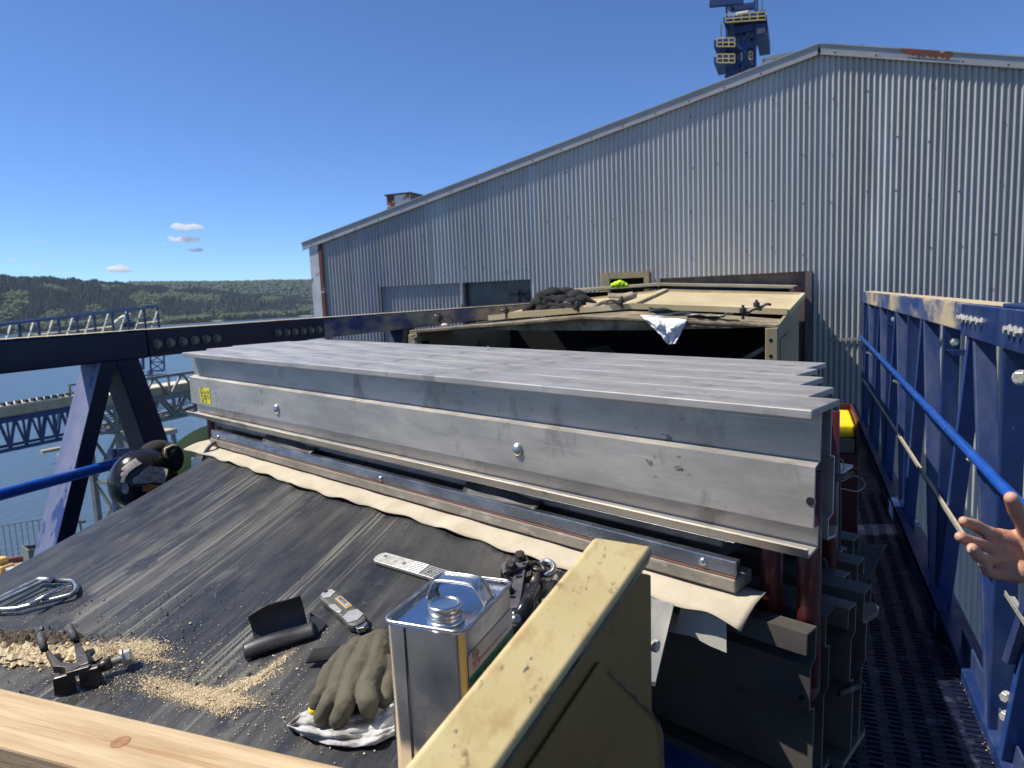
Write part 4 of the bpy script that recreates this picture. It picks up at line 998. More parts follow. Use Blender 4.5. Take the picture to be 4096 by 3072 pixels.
jaw((688,1385),(995,1300),(985,1255),(760,1330),'jaw'); jaw((1030,1290),(1300,1225),(1330,1165),(1190,1190),'jaw')
MB().lathe(B(*c_(1300,1230),.018),(B(*c_(1640,1110),.018)-B(*c_(1300,1230),.018)),[(.008,0),(.0095,.010),(.0085,.020)],12).build('bolt_boss',darksteel,pc_,smooth=True)
a=B(*c_(1390,1195),.018); b=B(*c_(1625,1108),.018); n=36; pts=[a.lerp(b,i/n) for i in range(n+1)]
MB().tube(pts,[.0066 if i%2 else .0054 for i in range(n+1)],12).build('threaded_bolt',zinc,pc_)
hexbolt(b,(b-a),.0125,.014).build('bolt_head',zinc,pc_)

# rubber strip roll
a=B(985,2622,.0); b=B(1262,2530,.0); ax=(b-a); axn=ax.normalized(); nb=BN(a); q=nb.cross(axn).normalized()
if q.y<0: q=-q
prof2=[(-.013,.0015),(-.017,.008),(-.012,.016),(-.002,.020),(.008,.016),(.011,.008),(.006,.003),(.018,.003),(.028,.006),(.036,.020),(.038,.034),(.036,.046)]
sp=smoothpath([V(x,y,0) for x,y in prof2],4)
def rol(u,v):
    k=v*(len(sp)-1); i=min(int(k),len(sp)-2); s_=sp[i].lerp(sp[i+1],k-i)
    ta=1.0; st_=-.05*max(0,.35-v)*3 
    shrink=.06*math.sin(v*4)
    uu=u*(1-.10*(v>.6)) + (.10*(v>.6)) * .0 + (.12*(1-u) if v>.62 else 0)
    return a+ax*uu+q*(s_.x*(1+.15*u))+nb*(s_.y*(1.0+.1*math.sin(u*5)+.25*u*(v>.7)))
ro=MB().grid(rol,30,44).build('rubber_strip',meshrub,None,origin=a,smooth=True,solid=.0022); tag(ro,'curled strip of black dimpled rubber left of the utility knife','rubber strip')
P=[B(1240,2450,.018),B(1308,2496,.004),B(1262,2545,.004),B(1238,2500,.004)]
fo=MB().add(P,[(0,1,2,3)]).build('rubber_offcut',meshrub,None,origin=P[2],solid=.002); tag(fo,'small pointed black rubber offcut at the right end of the curled strip','rubber strip')

# ================================================================ glove on a rag
def rag3(u,v):
    top=[(1147,2901),(1200,2855),(1258,2832),(1400,2815),(1543,2806),(1575,2800)]; bot=[(1152,2904),(1214,2944),(1309,2979),(1416,2990),(1500,2978),(1580,2940)]
    k=u*5; i=min(int(k),4); f=k-i
    t=(top[i][0]*(1-f)+top[i+1][0]*f,top[i][1]*(1-f)+top[i+1][1]*f); b=(bot[i][0]*(1-f)+bot[i+1][0]*f,bot[i][1]*(1-f)+bot[i+1][1]*f)
    px=t[0]*(1-v)+b[0]*v; py=t[1]*(1-v)+b[1]*v
    h=.004+.0035*math.sin(u*21+v*4)+.003*math.sin(v*17+u*6)+.004*noise.noise(V(u*9,v*7,0)); h=h*(min(1,v*6,(1-v)*7+.25))+.002+ (.004 if .72<v<.8 else 0)
    return B(px,py,max(.001,h))
o=MB().grid(rag3,70,36).build('rag',ragw,None,origin=B(1400,2900),smooth=True,solid=.0016); tag(o,'dirty white rag with a stitched hem lying under the work glove','rag')
def caps(mb,pts,rs,n=12):
    for i in range(len(pts)):
        mb.ball(pts[i],rs[i],rs[i],rs[i],n,8)
        if i: mb.tube([pts[i-1],pts[i]],[rs[i-1],rs[i]],n)
def G(px,py,h): return B(px,py,h)
gl=MB()
for pts,rs in (
  ([(1300,2742,.020),(1278,2790,.022),(1262,2820,.014)],[.0125,.0125,.0105]),
  ([(1345,2762,.024),(1312,2815,.030),(1288,2868,.016)],[.0125,.0128,.0115]),
  ([(1398,2768,.026),(1380,2825,.034),(1352,2878,.018)],[.0138,.0135,.0125]),
  ([(1468,2765,.026),(1474,2812,.034),(1477,2838,.020)],[.0148,.0145,.0125])):
    caps(gl,[G(*p) for p in pts],rs)
for pts,rs in (([(1300,2745,.020),(1330,2690,.020),(1385,2620,.018)],[.014,.017,.016]),([(1350,2755,.022),(1385,2690,.026),(1430,2600,.022)],[.014,.020,.020]),([(1400,2760,.024),(1440,2690,.028),(1480,2590,.024)],[.015,.022,.020]),([(1465,2760,.024),(1500,2690,.026),(1525,2590,.022)],[.015,.020,.020]),([(1395,2625,.018),(1450,2590,.02),(1520,2565,.02)],[.014,.016,.018]),([(1540,2800,.012),(1555,2740,.016),(1560,2660,.02)],[.010,.013,.015])):
    caps(gl,[G(*p) for p in pts],rs)
for px,py,h,r in ((1375,2690,.018,.024),(1420,2690,.020,.026),(1460,2690,.020,.026),(1430,2640,.018,.026),(1475,2640,.018,.026),(1400,2735,.018,.022),(1445,2735,.020,.024),(1350,2725,.016,.018),(1485,2730,.018,.022),(1500,2610,.016,.024)):
    c_0=G(px,py,h); nb0=BN(c_0); x0_=nb0.cross(V(0,1,0)).normalized(); gl.ball(c_0,r,r,r*.80,14,10,Matrix((x0_,nb0.cross(x0_),nb0)).transposed())
gb=gl.build('work_glove',olive,None,origin=G(1440,2680,0),remesh=.0016,sm=8,disp=(.0045,.02,3)); tag(gb,'olive grey work glove lying palm down beside the tin can','glove')
def gpart(o): o.parent=gb; o.matrix_parent_inverse=Matrix.Identity(4); return o
def childof(par,mb,name,m,**k):
    return mb.build(name,m,par,**k)
p=smoothpath([G(1385,2618,.016),G(1340,2612,.018),G(1290,2618,.014),G(1240,2625,.012)])
mb=MB()
for i in range(len(p)-1): mb.add([p[i]-V(.0,.010,.006),p[i+1]-V(.0,.010,.006),p[i+1]+V(.0,.010,.006),p[i]+V(.0,.010,.006)],[(0,1,2,3)])
childof(gb,mb,'wrist_strap',blackcloth,solid=.004,smooth=True)
mb=MB(); mb.box8([G(1462,2575,.03),G(1498,2570,.03),G(1498,2562,.03),G(1464,2566,.03),G(1462,2575,.036),G(1498,2570,.036),G(1498,2562,.036),G(1464,2566,.036)]); childof(gb,mb,'red_tag',redpaint)
caps_=MB(); caps_.ball(G(1258,2836,.010),.009,.009,.006); childof(gb,caps_,'worn_fingertip',yellowb,smooth=True)

# ================================================================ grain crumbs
def heap(n,clusters,name,m,label,rmin,rmax,seed,hm=.0):
    rr=random.Random(seed); mb=MB(); org=B(clusters[0][0],clusters[0][1])
    for i in range(n):
        c=rr.choices(clusters,weights=[k[5] for k in clusters])[0]
        a=c[4]; gx=rr.gauss(0,1)*c[2]; gy=rr.gauss(0,1)*c[3]
        px=c[0]+gx*math.cos(a)-gy*math.sin(a); py=c[1]+gx*math.sin(a)+gy*math.cos(a)
        if px<-60 or (py>2760+.21*px+20): continue
        dd=(gx/c[2])**2+(gy/c[3])**2
        r=rr.uniform(rmin,rmax)*(1+1.3*(rr.random()<.04)); p=B(px,py,hm*rr.random()*max(0,1-dd/2)+r*.3)
        ang=rr.uniform(0,3); vs=[]
        for k in range(5):
            q=ang+k*1.257; e=rr.uniform(.6,1.25); vs.append(p+V(math.cos(q)*r*e,math.sin(q)*r*e,rr.uniform(-.3,.15)*r))
        vs.append(p+V(0,0,r*rr.uniform(.5,.8)))
        mb.add(vs,[(0,1,5),(1,2,5),(2,3,5),(3,4,5),(4,0,5)])
    o=mb.build(name,m,None,origin=org); tag(o,label,'grain',kind='stuff'); return o
heap(15000,[(830,2785,85,17,.10,6),(700,2745,70,15,.25,2),(930,2752,90,11,-.35,3),(1055,2695,65,7,-.66,1.3),(860,2825,40,15,.3,1),(640,2760,50,15,.2,.6),(760,2700,140,40,0,.5)],'grain_crumbs',crumb,'scattered pale grain crumbs in the middle of the belt below the rubber strip',.0004,.0013,1,.003)
heap(9000,[(430,2595,90,17,-.1,2),(555,2590,55,17,0,3),(300,2600,60,16,0,1.5),(200,2640,110,24,0,.8),(610,2635,50,9,.1,.5),(420,2720,160,24,.2,.4)],'grain_crumbs',crumb,'pale grain crumbs strewn behind and right of the pincers',.0004,.0013,2,.002)
heap(1700,[(90,2600,110,22,.05,3),(250,2620,60,18,0,1),(40,2610,60,16,0,2)],'grain_clods',crumb,'coarser tan grain clods at the left belt edge behind the pincers',.002,.006,3,.006)
heap(1300,[(70,2560,120,16,0,3),(150,2570,60,14,0,1)],'grain_clods',darkgrain,'dark damp grain clods along the left edge of the crumb heap',.002,.005,4,.006)
heap(1300,[(700,2650,420,160,0,3),(300,2700,250,80,0,1),(1150,2850,150,60,.3,.8)],'grain_specks',crumb,'loose grain specks sprinkled thinly over the whole belt front',.0006,.0014,5,0)
heap(260,[(500,2580,330,120,0,1)],'rubber_specks',blackrub,'small black rubber specks scattered on the belt',.0012,.0028,6,0)

# ================================================================ hard hat and green bag at the left
hc=dep(575,1925,2.30)
hat=thing('hard_hat','glossy black hard hat covered in stickers hanging beyond the left belt edge','hard hat',hc)
q3=right;q4=up
ax=(-fwd*.75-right*.35+up*.10).normalized()
xx=ax.cross(UP).normalized(); yy=xx.cross(ax)
RM=Matrix((xx,yy,ax)).transposed()
mb=MB(); rx,ry,rz=.092,.108,.110
mb.ball(hc,rx,ry,rz,32,24,RM); mb.build('shell',hatblack,hat,smooth=True)
def sticker(tx,ty,w1,h1,rot,m,name='sticker',round_=False,k=1.012):
    mb=MB(); vs=[]; n=8
    def S(x,y):
        c_r,s_r=math.cos(rot),math.sin(rot); X=tx+x*c_r-y*s_r; Yy=ty+x*s_r+y*c_r
        d=1-X*X-Yy*Yy; return hc+RM@V(rx*X*k,ry*Yy*k,rz*math.sqrt(max(.0,d))*k)
    if round_:
        P=[S(0,0)]+[S(w1*math.cos(2*math.pi*i/16),h1*math.sin(2*math.pi*i/16)) for i in range(16)]; mb.add(P,[(0,i+1,(i+1)%16+1) for i in range(16)])
    else: mb.grid(lambda u,v:S((u-.5)*2*w1,(v-.5)*2*h1),6,6)
    return mb.build(name,m,hat,smooth=True)
stw=mat('sticker_white',(.36,.34,.31),(.12,.10,.09),rough=.5,scale=120)
stp=mat('sticker_grey_red',(.42,.40,.38),(.25,.06,.06),rough=.5,scale=45)
sto=mat('sticker_orange',(.45,.10,.03),(.40,.22,.06),rough=.5,scale=60)
def hs(px,py):
    r=ray(px,py); # project to shell local
    o_=RM.inverted()@(-hc); d_=RM.inverted()@r
    A_=V(o_.x/rx,o_.y/ry,o_.z/rz); D_=V(d_.x/rx,d_.y/ry,d_.z/rz)
    a=D_.dot(D_);b=2*A_.dot(D_);c=A_.dot(A_)-1; disc=b*b-4*a*c
    if disc<0: t=-b/(2*a)
    else: t=(-b-math.sqrt(disc))/(2*a)
    q=A_+D_*t; q.normalize(); return q.x,q.y
for px,py,w1,h1,rt,m,rd in ((615,1900,.27,.30,.2,stw,False),(553,1920,.15,.16,0,stp,True),(577,1916,.10,.16,.1,stw,False),(520,1865,.20,.26,.5,stw,False),(497,1897,.14,.07,0,stp,False),(493,1915,.08,.16,0,stw,False),(500,1955,.14,.22,.2,stw,True),(592,1955,.10,.12,.1,sto,False),(622,1948,.14,.09,.4,sto,False)):
    tx,ty=hs(px,py); sticker(tx,ty,w1*.72,h1*.72,rt,m,round_=rd)
mb=MB(); mb.ball(dep(628,1806,2.36),.046,.06,.038,16,12); mb.build('ear_muff',blackcloth,hat,smooth=True)
mb=MB(); mb.ball(dep(690,1830,2.34),.040,.03,.050,16,12); mb.build('ear_muff',blackcloth,hat,smooth=True)
mb=MB(); mb.tube([dep(660,1830,2.3),dep(662,1795,2.31),dep(690,1782,2.32),dep(712,1784,2.33)],.004,8); mb.build('muff_arm',yellowp,hat,smooth=True)
gb2=MB(); gc=dep(905,1965,2.75); gb2.ball(gc,.26,.22,.27,32,24,Matrix((right,fwd,up)).transposed()); o=gb2.build('barrel_bag',darkgreen,None,origin=gc,smooth=True); tag(o,'big dark green rounded plastic sack beyond the left end of the press','sack')
p=smoothpath([dep(760,1985,2.1),dep(775,1950,2.12),dep(800,1870,2.14),dep(822,1810,2.15),dep(850,1775,2.16),dep(880,1765,2.2)]); o=MB().tube(p,.006,10).build('cable',mat('grey_cable',(.10,.11,.12),rough=.5),None,origin=p[0],smooth=True); tag(o,'grey power cable curving up to the left end of the press','cable')
o=MB().box8([dep(765,1900,2.25),dep(790,1895,2.25),dep(800,1840,2.25),dep(765,1835,2.25),dep(765,1895,2.3),dep(790,1890,2.3),dep(800,1832,2.3),dep(765,1828,2.3)]).build('metal_bracket',steel,None,origin=dep(780,1870,2.27)); tag(o,'bright metal bracket beside the grey cable at the left belt corner','bracket')

# ================================================================ walkway clutter
by=4.55; a=Y_(3320,1668,by); b=Y_(3408,1668,by)
rb=thing('storage_box','dark red steel box standing on the walkway under the yellow block','box',(a.x,by,-1.65))
MB().box((a.x-.02,by-.30,-1.64),(b.x+.02,by+.35,a.z-.16)).build('body',redpaint,rb,bevel=.006)
MB().box((b.x+.006,by-.28,a.z-.16),(b.x+.02,by+.35,a.z+.03)).build('side_flap',redpaint,rb)
MB().box((a.x-.02,by+.33,a.z-.16),(b.x+.02,by+.35,a.z+.03)).build('back_flap',redpaint,rb)
o=MB().box((a.x-.02,by-.28,a.z-.158),(b.x+.0,by+.30,a.z-.075)).build('wooden_block',ply,None,origin=(a.x,by,a.z-.158),bevel=.01); tag(o,'dark weathered wooden block between the red box and the yellow block','block')
o=MB().box((a.x-.02,by-.25,a.z-.073),(b.x,by+.28,a.z)).build('yellow_block',yellowb,None,origin=(a.x,by,a.z-.073),bevel=.012); tag(o,'bright yellow painted block with chipped edges on top of the dark block','block')
pz=-1.30
P=[onz(px,py,pz) for px,py in ((3230,2375),(3330,2372),(3500,2412),(3516,2428),(3513,2445),(3300,2572),(3230,2600))]
o=MB().prism(P,(0,0,-.022)).build('plywood_board',ply,None,origin=P[0],bevel=.003); tag(o,'grey plywood board with a clipped corner sticking out under the press','board')
mb=MB()
def matf(u,v):
    px=3270+u*280-40*v*u; py=2190+(1-u)*20+v*150+u*(1-v)*30*0; q=onz(px-60*v*(u),py,-1.42-.05*v); q.z+=.02*math.sin(v*4+u*2); return q
o=mb.grid(matf,16,12).build('rubber_mat',blackrub,None,origin=onz(3400,2250,-1.45),smooth=True,solid=.008); tag(o,'dark rubber mat with curled edge beyond the plywood board','mat')
o=MB().ball(onz(3448,2570,-1.64),.018,.012,.004,12,6).build('paper_scrap',ragw2,None,origin=onz(3448,2570,-1.645),smooth=True); tag(o,'small white scrap on the dark walkway right of the plywood board','scrap')
p=smoothpath([dep(3350,1845,1.30),dep(3352,1900,1.30),dep(3356,2050,1.30),dep(3352,2180,1.30),dep(3349,2240,1.30)]); o=MB().tube(p,.0045,8).build('cord',cord,None,origin=p[0],smooth=True); tag(o,'dark green cord hanging straight down behind the upper beam ends','cord')
p=smoothpath([dep(3288,2235,1.20),dep(3300,2255,1.20),dep(3306,2330,1.2),dep(3300,2480,1.2)]); o=MB().tube(p,.0045,8).build('cord',cord,None,origin=p[0],smooth=True); tag(o,'dark cord running down between upper and lower beam ends','cord')
p=smoothpath([dep(3350,1832,1.35),dep(3372,1845,1.36),dep(3374,1880,1.36),dep(3350,1900,1.35),dep(3362,1925,1.37),dep(3425,1905,1.5),dep(3462,1935,1.5),dep(3430,1965,1.45),dep(3370,1955,1.4),dep(3350,1975,1.35)]); o=MB().tube(p,.0011,6).build('wire',pinkcord,None,origin=p[0],smooth=True); tag(o,'thin pale wire looping out from the beam ends over the walkway','wire')
p=[dep(3305+26*math.cos(a),2440+26*math.sin(a),1.15) for a in [i*.33 for i in range(20)]]; o=MB().tube(p,.0011,6).build('wire',cord,None,origin=p[0],smooth=True); tag(o,'small dark wire loop beside the lower beam ends','wire')

# ================================================================ the hand of a person at the right
hd=thing('person','bare hand reaching in from the right, palm open with curled fingers','person',dep(4096,2250,.95))
c7=lambda x,y:(3650+x*.3316,1900+y*.3316)
def H(x,y,d): return dep(*c7(x,y),d)
hm=MB()
F_={'index':([(1035,740,.955),(880,680,.945),(745,600,.935),(618,556,.925)],[.0100,.0088,.0080,.0066]),
 'middle':([(1010,870,.950),(870,845,.935),(740,815,.915),(575,745,.905)],[.0098,.0088,.0080,.0070]),
 'ring':([(1030,1000,.945),(900,1015,.925),(800,985,.900),(722,885,.890)],[.0095,.0086,.0080,.0070]),
 'little':([(1090,1180,.945),(970,1190,.930),(885,1150,.915),(872,1075,.905)],[.0090,.0076,.0068,.0060])}
for k,(pts,rs) in F_.items(): caps(hm,[H(*p) for p in pts],rs,14)
caps(hm,[H(1190,280,.915),H(1250,420,.925),H(1340,570,.935),H(1430,720,.945)],[.0088,.0104,.0112,.0150],14)
# palm
for pts,rs in (([(1040,745,.955),(1200,800,.960),(1450,900,.965)],[.0120,.0150,.017]),([(1020,880,.952),(1200,920,.962),(1450,980,.968)],[.0120,.0150,.018]),([(1040,1010,.950),(1220,1040,.960),(1450,1060,.968)],[.0115,.0150,.018]),([(1100,1170,.948),(1260,1160,.950),(1460,1130,.96)],[.0115,.0165,.019]),([(1430,720,.945),(1500,900,.948),(1520,1050,.955)],[.0165,.020,.020]),([(1150,760,.957),(1300,740,.955),(1430,760,.95)],[.009,.011,.014])):
    caps(hm,[H(*p) for p in pts],rs,14)
wr=[H(1500,1000,.96),H(1750,960,.965),H(2300,900,.985),H(3000,820,1.02)]
caps(hm,wr,[.023,.022,.030,.036],16)
hb=hm.build('body',skin,hd,remesh=.0015,sm=7)
def nail(x,y,d,rx_,ry_):
    c=H(x,y,d); mb=MB(); mb.ball(c,rx_,ry_*.6,ry_,10,8,Matrix((right,fwd,up)).transposed()); mb.build('fingernail',nailm,hd,smooth=True)
nail(690,905,.8865,.0028,.0045); nail(838,1075,.9035,.0024,.0036)
cuffm=mat('work_sleeve',(.02,.025,.04),(.03,.035,.05),rough=.9,scale=20)
mb=MB(); mb.tube([H(2300,900,.985),H(3000,820,1.02)],[.034,.042],18); mb.build('cuff',cuffm,hd,smooth=True)
# the rest of the person stands behind and below the camera
mb=MB(); e0=H(3000,820,1.02)
for pts,rs in (([e0,V(.62,.35,-.42),V(.30,-.30,-.16)],[.045,.055,.075]),([V(.28,-.32,-.16),V(.0,-.34,-.12),V(-.24,-.32,-.16)],[.09,.12,.09]),([V(-.24,-.32,-.16),V(-.34,-.25,-.42),V(-.12,-.12,-.20)],[.075,.055,.045]),
   ([V(.0,-.36,-.20),V(.0,-.40,-.50),V(.0,-.42,-.72)],[.19,.18,.17]),([V(.09,-.42,-.75),V(.11,-.42,-1.15),V(.12,-.42,-1.60)],[.11,.08,.06]),([V(-.09,-.42,-.75),V(-.11,-.42,-1.15),V(-.12,-.42,-1.60)],[.11,.08,.06])):
    caps(mb,pts,rs,16)
mb.build('work_clothes',duck,hd,remesh=.018,sm=4)
mb=MB(); caps(mb,[V(0,-.32,-.03),V(0,-.26,.10),V(0,-.27,.16)],[.055,.085,.09],16); mb.build('head',skin,hd,remesh=.01,sm=2)

# unseen dark box under the loose belt, added to block light
blocker=thing('blocker_box','unseen dark steel box added under the belt to block light before the press','conveyor',(-.9,.5,-1.6))
MB().box((-1.62,-.2,-1.5),(-.24,.92,-.72)).build('blocker_body',blackbar,blocker,bevel=.01)
# ================================================================ river, far bank, hills
water=mat('river_water',(.05,.075,.085),(.06,.085,.092),rough=.12,scale=.004,stretch=(1,1,1))
n=water.node_tree; b=n.nodes['Principled BSDF']
for l in list(n.links):
    if l.to_socket==b.inputs['Roughness']: n.links.remove(l)
b.inputs['Roughness'].default_value=.22
tc=n.nodes.new('ShaderNodeTexCoord'); prev=None
bp=n.nodes.new('ShaderNodeBump'); bp.inputs['Strength'].default_value=.55; bp.inputs['Distance'].default_value=.5
add=n.nodes.new('ShaderNodeMath'); add.operation='ADD'
for i,(s_,st) in enumerate(((.5,(1,.35,1)),(.06,(1,.3,1)))):
    mp=n.nodes.new('ShaderNodeMapping'); mp.inputs['Scale'].default_value=st; mp.inputs['Rotation'].default_value=(0,0,.5); n.links.new(tc.outputs['Object'],mp.inputs[0])
    t=n.nodes.new('ShaderNodeTexNoise'); t.inputs['Scale'].default_value=s_; t.inputs['Detail'].default_value=4; n.links.new(mp.outputs[0],t.inputs['Vector'])
    n.links.new(t.outputs[0],add.inputs[i])
n.links.new(add.outputs[0],bp.inputs['Height']); n.links.new(bp.outputs[0],b.inputs['Normal'])
WZ=-45.
mb=MB(); mb.add([(-7900,-3900,WZ),(3900,-3900,WZ),(3900,7900,WZ),(-7900,7900,WZ)],[(0,1,2,3)])
tag(mb.build('river',water),kind='structure')
def far(px,py,dist): r=ray(px,py); return r*(dist/math.hypot(r.x,r.y))
conif=mat('conifer_green',(.022,.040,.040),(.036,.056,.046),rough=.95,scale=.012,layers=[((.05,.075,.035),.02,(1,1,1),.60,.75)])  # bluish lift in the greens stands in for distance haze
broad=mat('broadleaf_green',(.045,.072,.026),(.065,.085,.030),rough=.95,scale=.02,layers=[((.025,.045,.028),.03,(1,1,1),.55,.7)])
farg=mat('far_forest_green',(.045,.078,.052),(.062,.095,.055),rough=.95,scale=.008,layers=[((.022,.04,.036),.012,(1,1,1),.55,.7)])
meadow=mat('meadow',(.10,.14,.05),(.075,.11,.045),rough=.95,scale=.01,layers=[((.20,.16,.115),.004,(1,1,1),.55,.6)])
def shore_y(px): return 1337-.058*px
def lerp(a,b,t): return a+(b-a)*t
def pw(px,T):
    for (a,b),(c,d) in zip(T,T[1:]):
        if px<=c: return lerp(b,d,max(0,(px-a)/(c-a)))
    return T[-1][1]
def shoredist(px):
    r=ray(px,shore_y(px)); q=r*(WZ/r.z); return math.hypot(q.x,q.y)
S0=[(p,shoredist(p)) for p in range(-1600,1500,50)]
ntop=[(-1600,1150),(-600,1130),(0,1133),(200,1139),(480,1158),(560,1166),(800,1180),(1300,1215),(1500,1230)]
ftop=[(-1600,1160),(0,1150),(400,1146),(560,1142),(900,1138),(1100,1133),(1300,1130),(1500,1128)]
def bank(u,v):
    px=-1600+3100*u; d0=shoredist(px); d=d0+v*700; p=far(px,1300,d); p.z=WZ+ (1.5 if v>0 else -1)+v*2; return p
tag(MB().grid(bank,60,6).build('far_bank',meadow,smooth=True),kind='structure')
def nearhill(px,t):
    d0=shoredist(px)+330; d=d0+t*700; base=WZ+2
    r=ray(px,pw(px,ntop)); zt=r.z/math.hypot(r.x,r.y)*(d0+700)
    p=far(px,1200,d); p.z=base+(zt-base)*(max(0,math.sin(t*math.pi/2))**.9); return p
def farhill(px,t):
    d0=shoredist(px)+900; d=d0+t*1200
    r=ray(px,pw(px,ftop)); zt=r.z/math.hypot(r.x,r.y)*(d0+1200)
    p=far(px,1200,d); p.z=WZ+(zt-WZ)*math.sin(t*math.pi/2); return p
tag(MB().grid(lambda u,v:nearhill(-1600+3100*u,v),60,10).build('hillside',conif,smooth=True),kind='structure')
tag(MB().grid(lambda u,v:farhill(-1600+3100*u,v),60,10).build('far_hills',farg,smooth=True),kind='structure')
def cone(mb,p,h,r,rr):
    n=5
    for k,(z0,z1,f) in enumerate(((.08,.55,1),(.38,.80,.72),(.65,1.0,.45))):
        a0=rr.uniform(0,6); vs=[]
        for i in range(n):
            a=a0+i*6.283/n; e=rr.uniform(.7,1.25); vs.append(p+V(math.cos(a)*r*f*e,math.sin(a)*r*f*e,h*z0+rr.uniform(-.05,.05)*h))
        vs.append(p+V(rr.uniform(-.1,.1)*r,rr.uniform(-.1,.1)*r,h*z1)); mb.add(vs,[(i,(i+1)%n,n) for i in range(n)])
def blob(mb,p,r,rr,sz=.9):
    n=6; vs=[p+V(0,0,r*sz*2*rr.uniform(.9,1.1))]
    for (z,f) in ((1.5,.7),(.9,1.0),(.3,.8)):
        a0=rr.uniform(0,6)
        for i in range(n):
            a=a0+i*6.283/n; e=rr.uniform(.75,1.25); vs.append(p+V(math.cos(a)*r*f*e,math.sin(a)*r*f*e,r*z*sz*rr.uniform(.9,1.1)))
    fs=[(0,i+1,(i+1)%n+1) for i in range(n)]
    for k in range(2):
        for i in range(n): fs.append((1+k*n+i,1+(k+1)*n+i,1+(k+1)*n+(i+1)%n,1+k*n+(i+1)%n))
    mb.add(vs,fs)
rr=random.Random(21); mb=MB(); mb2=MB()
for i in range(11000):
    px=rr.uniform(-1500,1350) if i%5==0 else rr.uniform(-80,1250)
    t=rr.random()**.8 if i%4 else rr.uniform(.93,1.0)
    g=noise.noise(V(px/130.,t*3.1,4)); 
    if px>560 and rr.random()<.35: g+=.2
    p=nearhill(px,t)
    if g<.16 or t>.88 and px<620: h_=rr.uniform(15,30)*(1.25+.5*noise.noise(V(px/60.,t*4,9))); cone(mb,p,h_,h_*rr.uniform(.20,.28),rr)
    else: blob(mb2,p,rr.uniform(8,14),rr)
tag(mb.build('conifer_forest',conif,None,origin=nearhill(500,.3)),'dark conifer forest covering the hillside beyond the river','forest',kind='stuff')
for i in range(3600):
    px=rr.uniform(-1500,1350) if i%4==0 else rr.uniform(-60,1250); p=nearhill(px,rr.uniform(-.42,.08)); p.z=WZ+2
    if noise.noise(V(px/90.,3,7))>-.25: blob(mb2,p,rr.uniform(8,15),rr,rr.uniform(.7,1.1))
tag(mb2.build('riverside_wood',broad,None,origin=nearhill(600,0)),'lighter green broadleaf wood along the far bank and up the slope','forest',kind='stuff')
mb=MB()
for i in range(4200):
    px=rr.uniform(200,1350) if i%3 else rr.uniform(-1500,1350); blob(mb,farhill(px,rr.uniform(.25,1.01)),rr.uniform(10,17),rr,.8)
tag(mb.build('distant_forest',farg,None,origin=farhill(900,.6)),'paler green forest on the distant ridge to the right','forest',kind='stuff')

# ================================================================ clouds
cloudm=bpy.data.materials.new('cloud_white'); cloudm.use_nodes=True; n=cloudm.node_tree; n.nodes.clear()
vo=n.nodes.new('ShaderNodeVolumePrincipled'); ou=n.nodes.new('ShaderNodeOutputMaterial'); n.links.new(vo.outputs[0],ou.inputs['Volume'])
vo.inputs['Color'].default_value=(1,1,1,1); vo.inputs['Density'].default_value=.022; vo.inputs['Anisotropy'].default_value=-.25
def cloud(px,py,wpx,hpx,label,seed):
    rr=random.Random(seed); D=7000; k=D/FPX; mb=MB(); c=ray(px,py)*D
    for i in range(max(6,int(wpx/4))):
        f=rr.uniform(-1,1); env=(1-f*f)**.7
        r=hpx*.30*(.35+env)*rr.uniform(.6,1.15); y=rr.uniform(-.15,.30)*hpx*env
        mb.ball(c+right*(f*wpx/2*k)+up*(y*k)+fwd*rr.uniform(-60,60),r*k*2.6,r*k*1.6,r*k*.75,8,6)
    o=mb.build('cloud',cloudm,None,origin=c,remesh=(9 if hpx>16 else 4),sm=1,disp=((30,45,4) if hpx>16 else (12,30,3))); tag(o,kind='structure'); return o
for a in ((752,912,118,30,'',1),(738,958,128,26,'',2),(776,1000,72,18,'',3),(660,979,24,9,'',4),(472,1076,92,30,'',5),(156,966,56,9,'',6),(47,1040,70,9,'',7),(150,1054,80,9,'',8),(231,1082,62,10,'',9)): cloud(*a)

# ================================================================ gallery over the water
GX=-60
def gx(px,py,X=GX): return onx(px,py,X)
def trusswork(mb,X,y0,y1,zt,zb,bay,w,ch,vert=True):
    mb.bar((X,y0,zt),(X,y1,zt),ch,ch); mb.bar((X,y0,zb),(X,y1,zb),ch,ch); y=y0; k=0
    while y<y1-.1:
        ym=y+bay/2; mb.bar((X,y,zt),(X,ym,zb),w); mb.bar((X,ym,zb),(X,min(y+bay,y1),zt),w)
        if vert: mb.bar((X,ym,zt),(X,ym,zb),w*.9)
        y+=bay
g=thing('conveyor_gallery','long cream conveyor gallery on a dark blue truss crossing over the water at the left','conveyor gallery',(GX,35,-12))
ya=gx(-900,1700).y; ybn=gx(335,1640).y; zr=gx(0,1633).z; zc=gx(0,1671).z; zb1=gx(0,1686).z; zb2=gx(0,1812).z
MB().box((GX-2.2,ya,zc),(GX,ybn,zr)).build('cladding',cream,g)
MB().box((GX-2.3,ya,zr+.01),(GX+.12,ybn,zr+.16)).build('roof',creamtop,g)
mb=MB(); y=ya
while y<ybn: mb.box((GX-.4,y,zr+.165),(GX+.05,y+.25,zr+.40)); y+=.62
mb.build('roof_ribs',inkb,g)
MB().box((GX-2.2,ya,zb1),(GX+.05,ybn,zc-.01)).build('side_girder',blue,g)
bay=gx(125,1770).y-gx(61,1785).y
mb=MB(); trusswork(mb,GX,ya,ybn,zb1-.05,zb2+.1,bay,.14,.28); mb.build('front_truss',towerblue,g)
mb=MB(); trusswork(mb,GX-2.2,ya,ybn,zb1-.05,zb2+.1,bay,.12,.24); mb.build('rear_truss',towerblue,g)
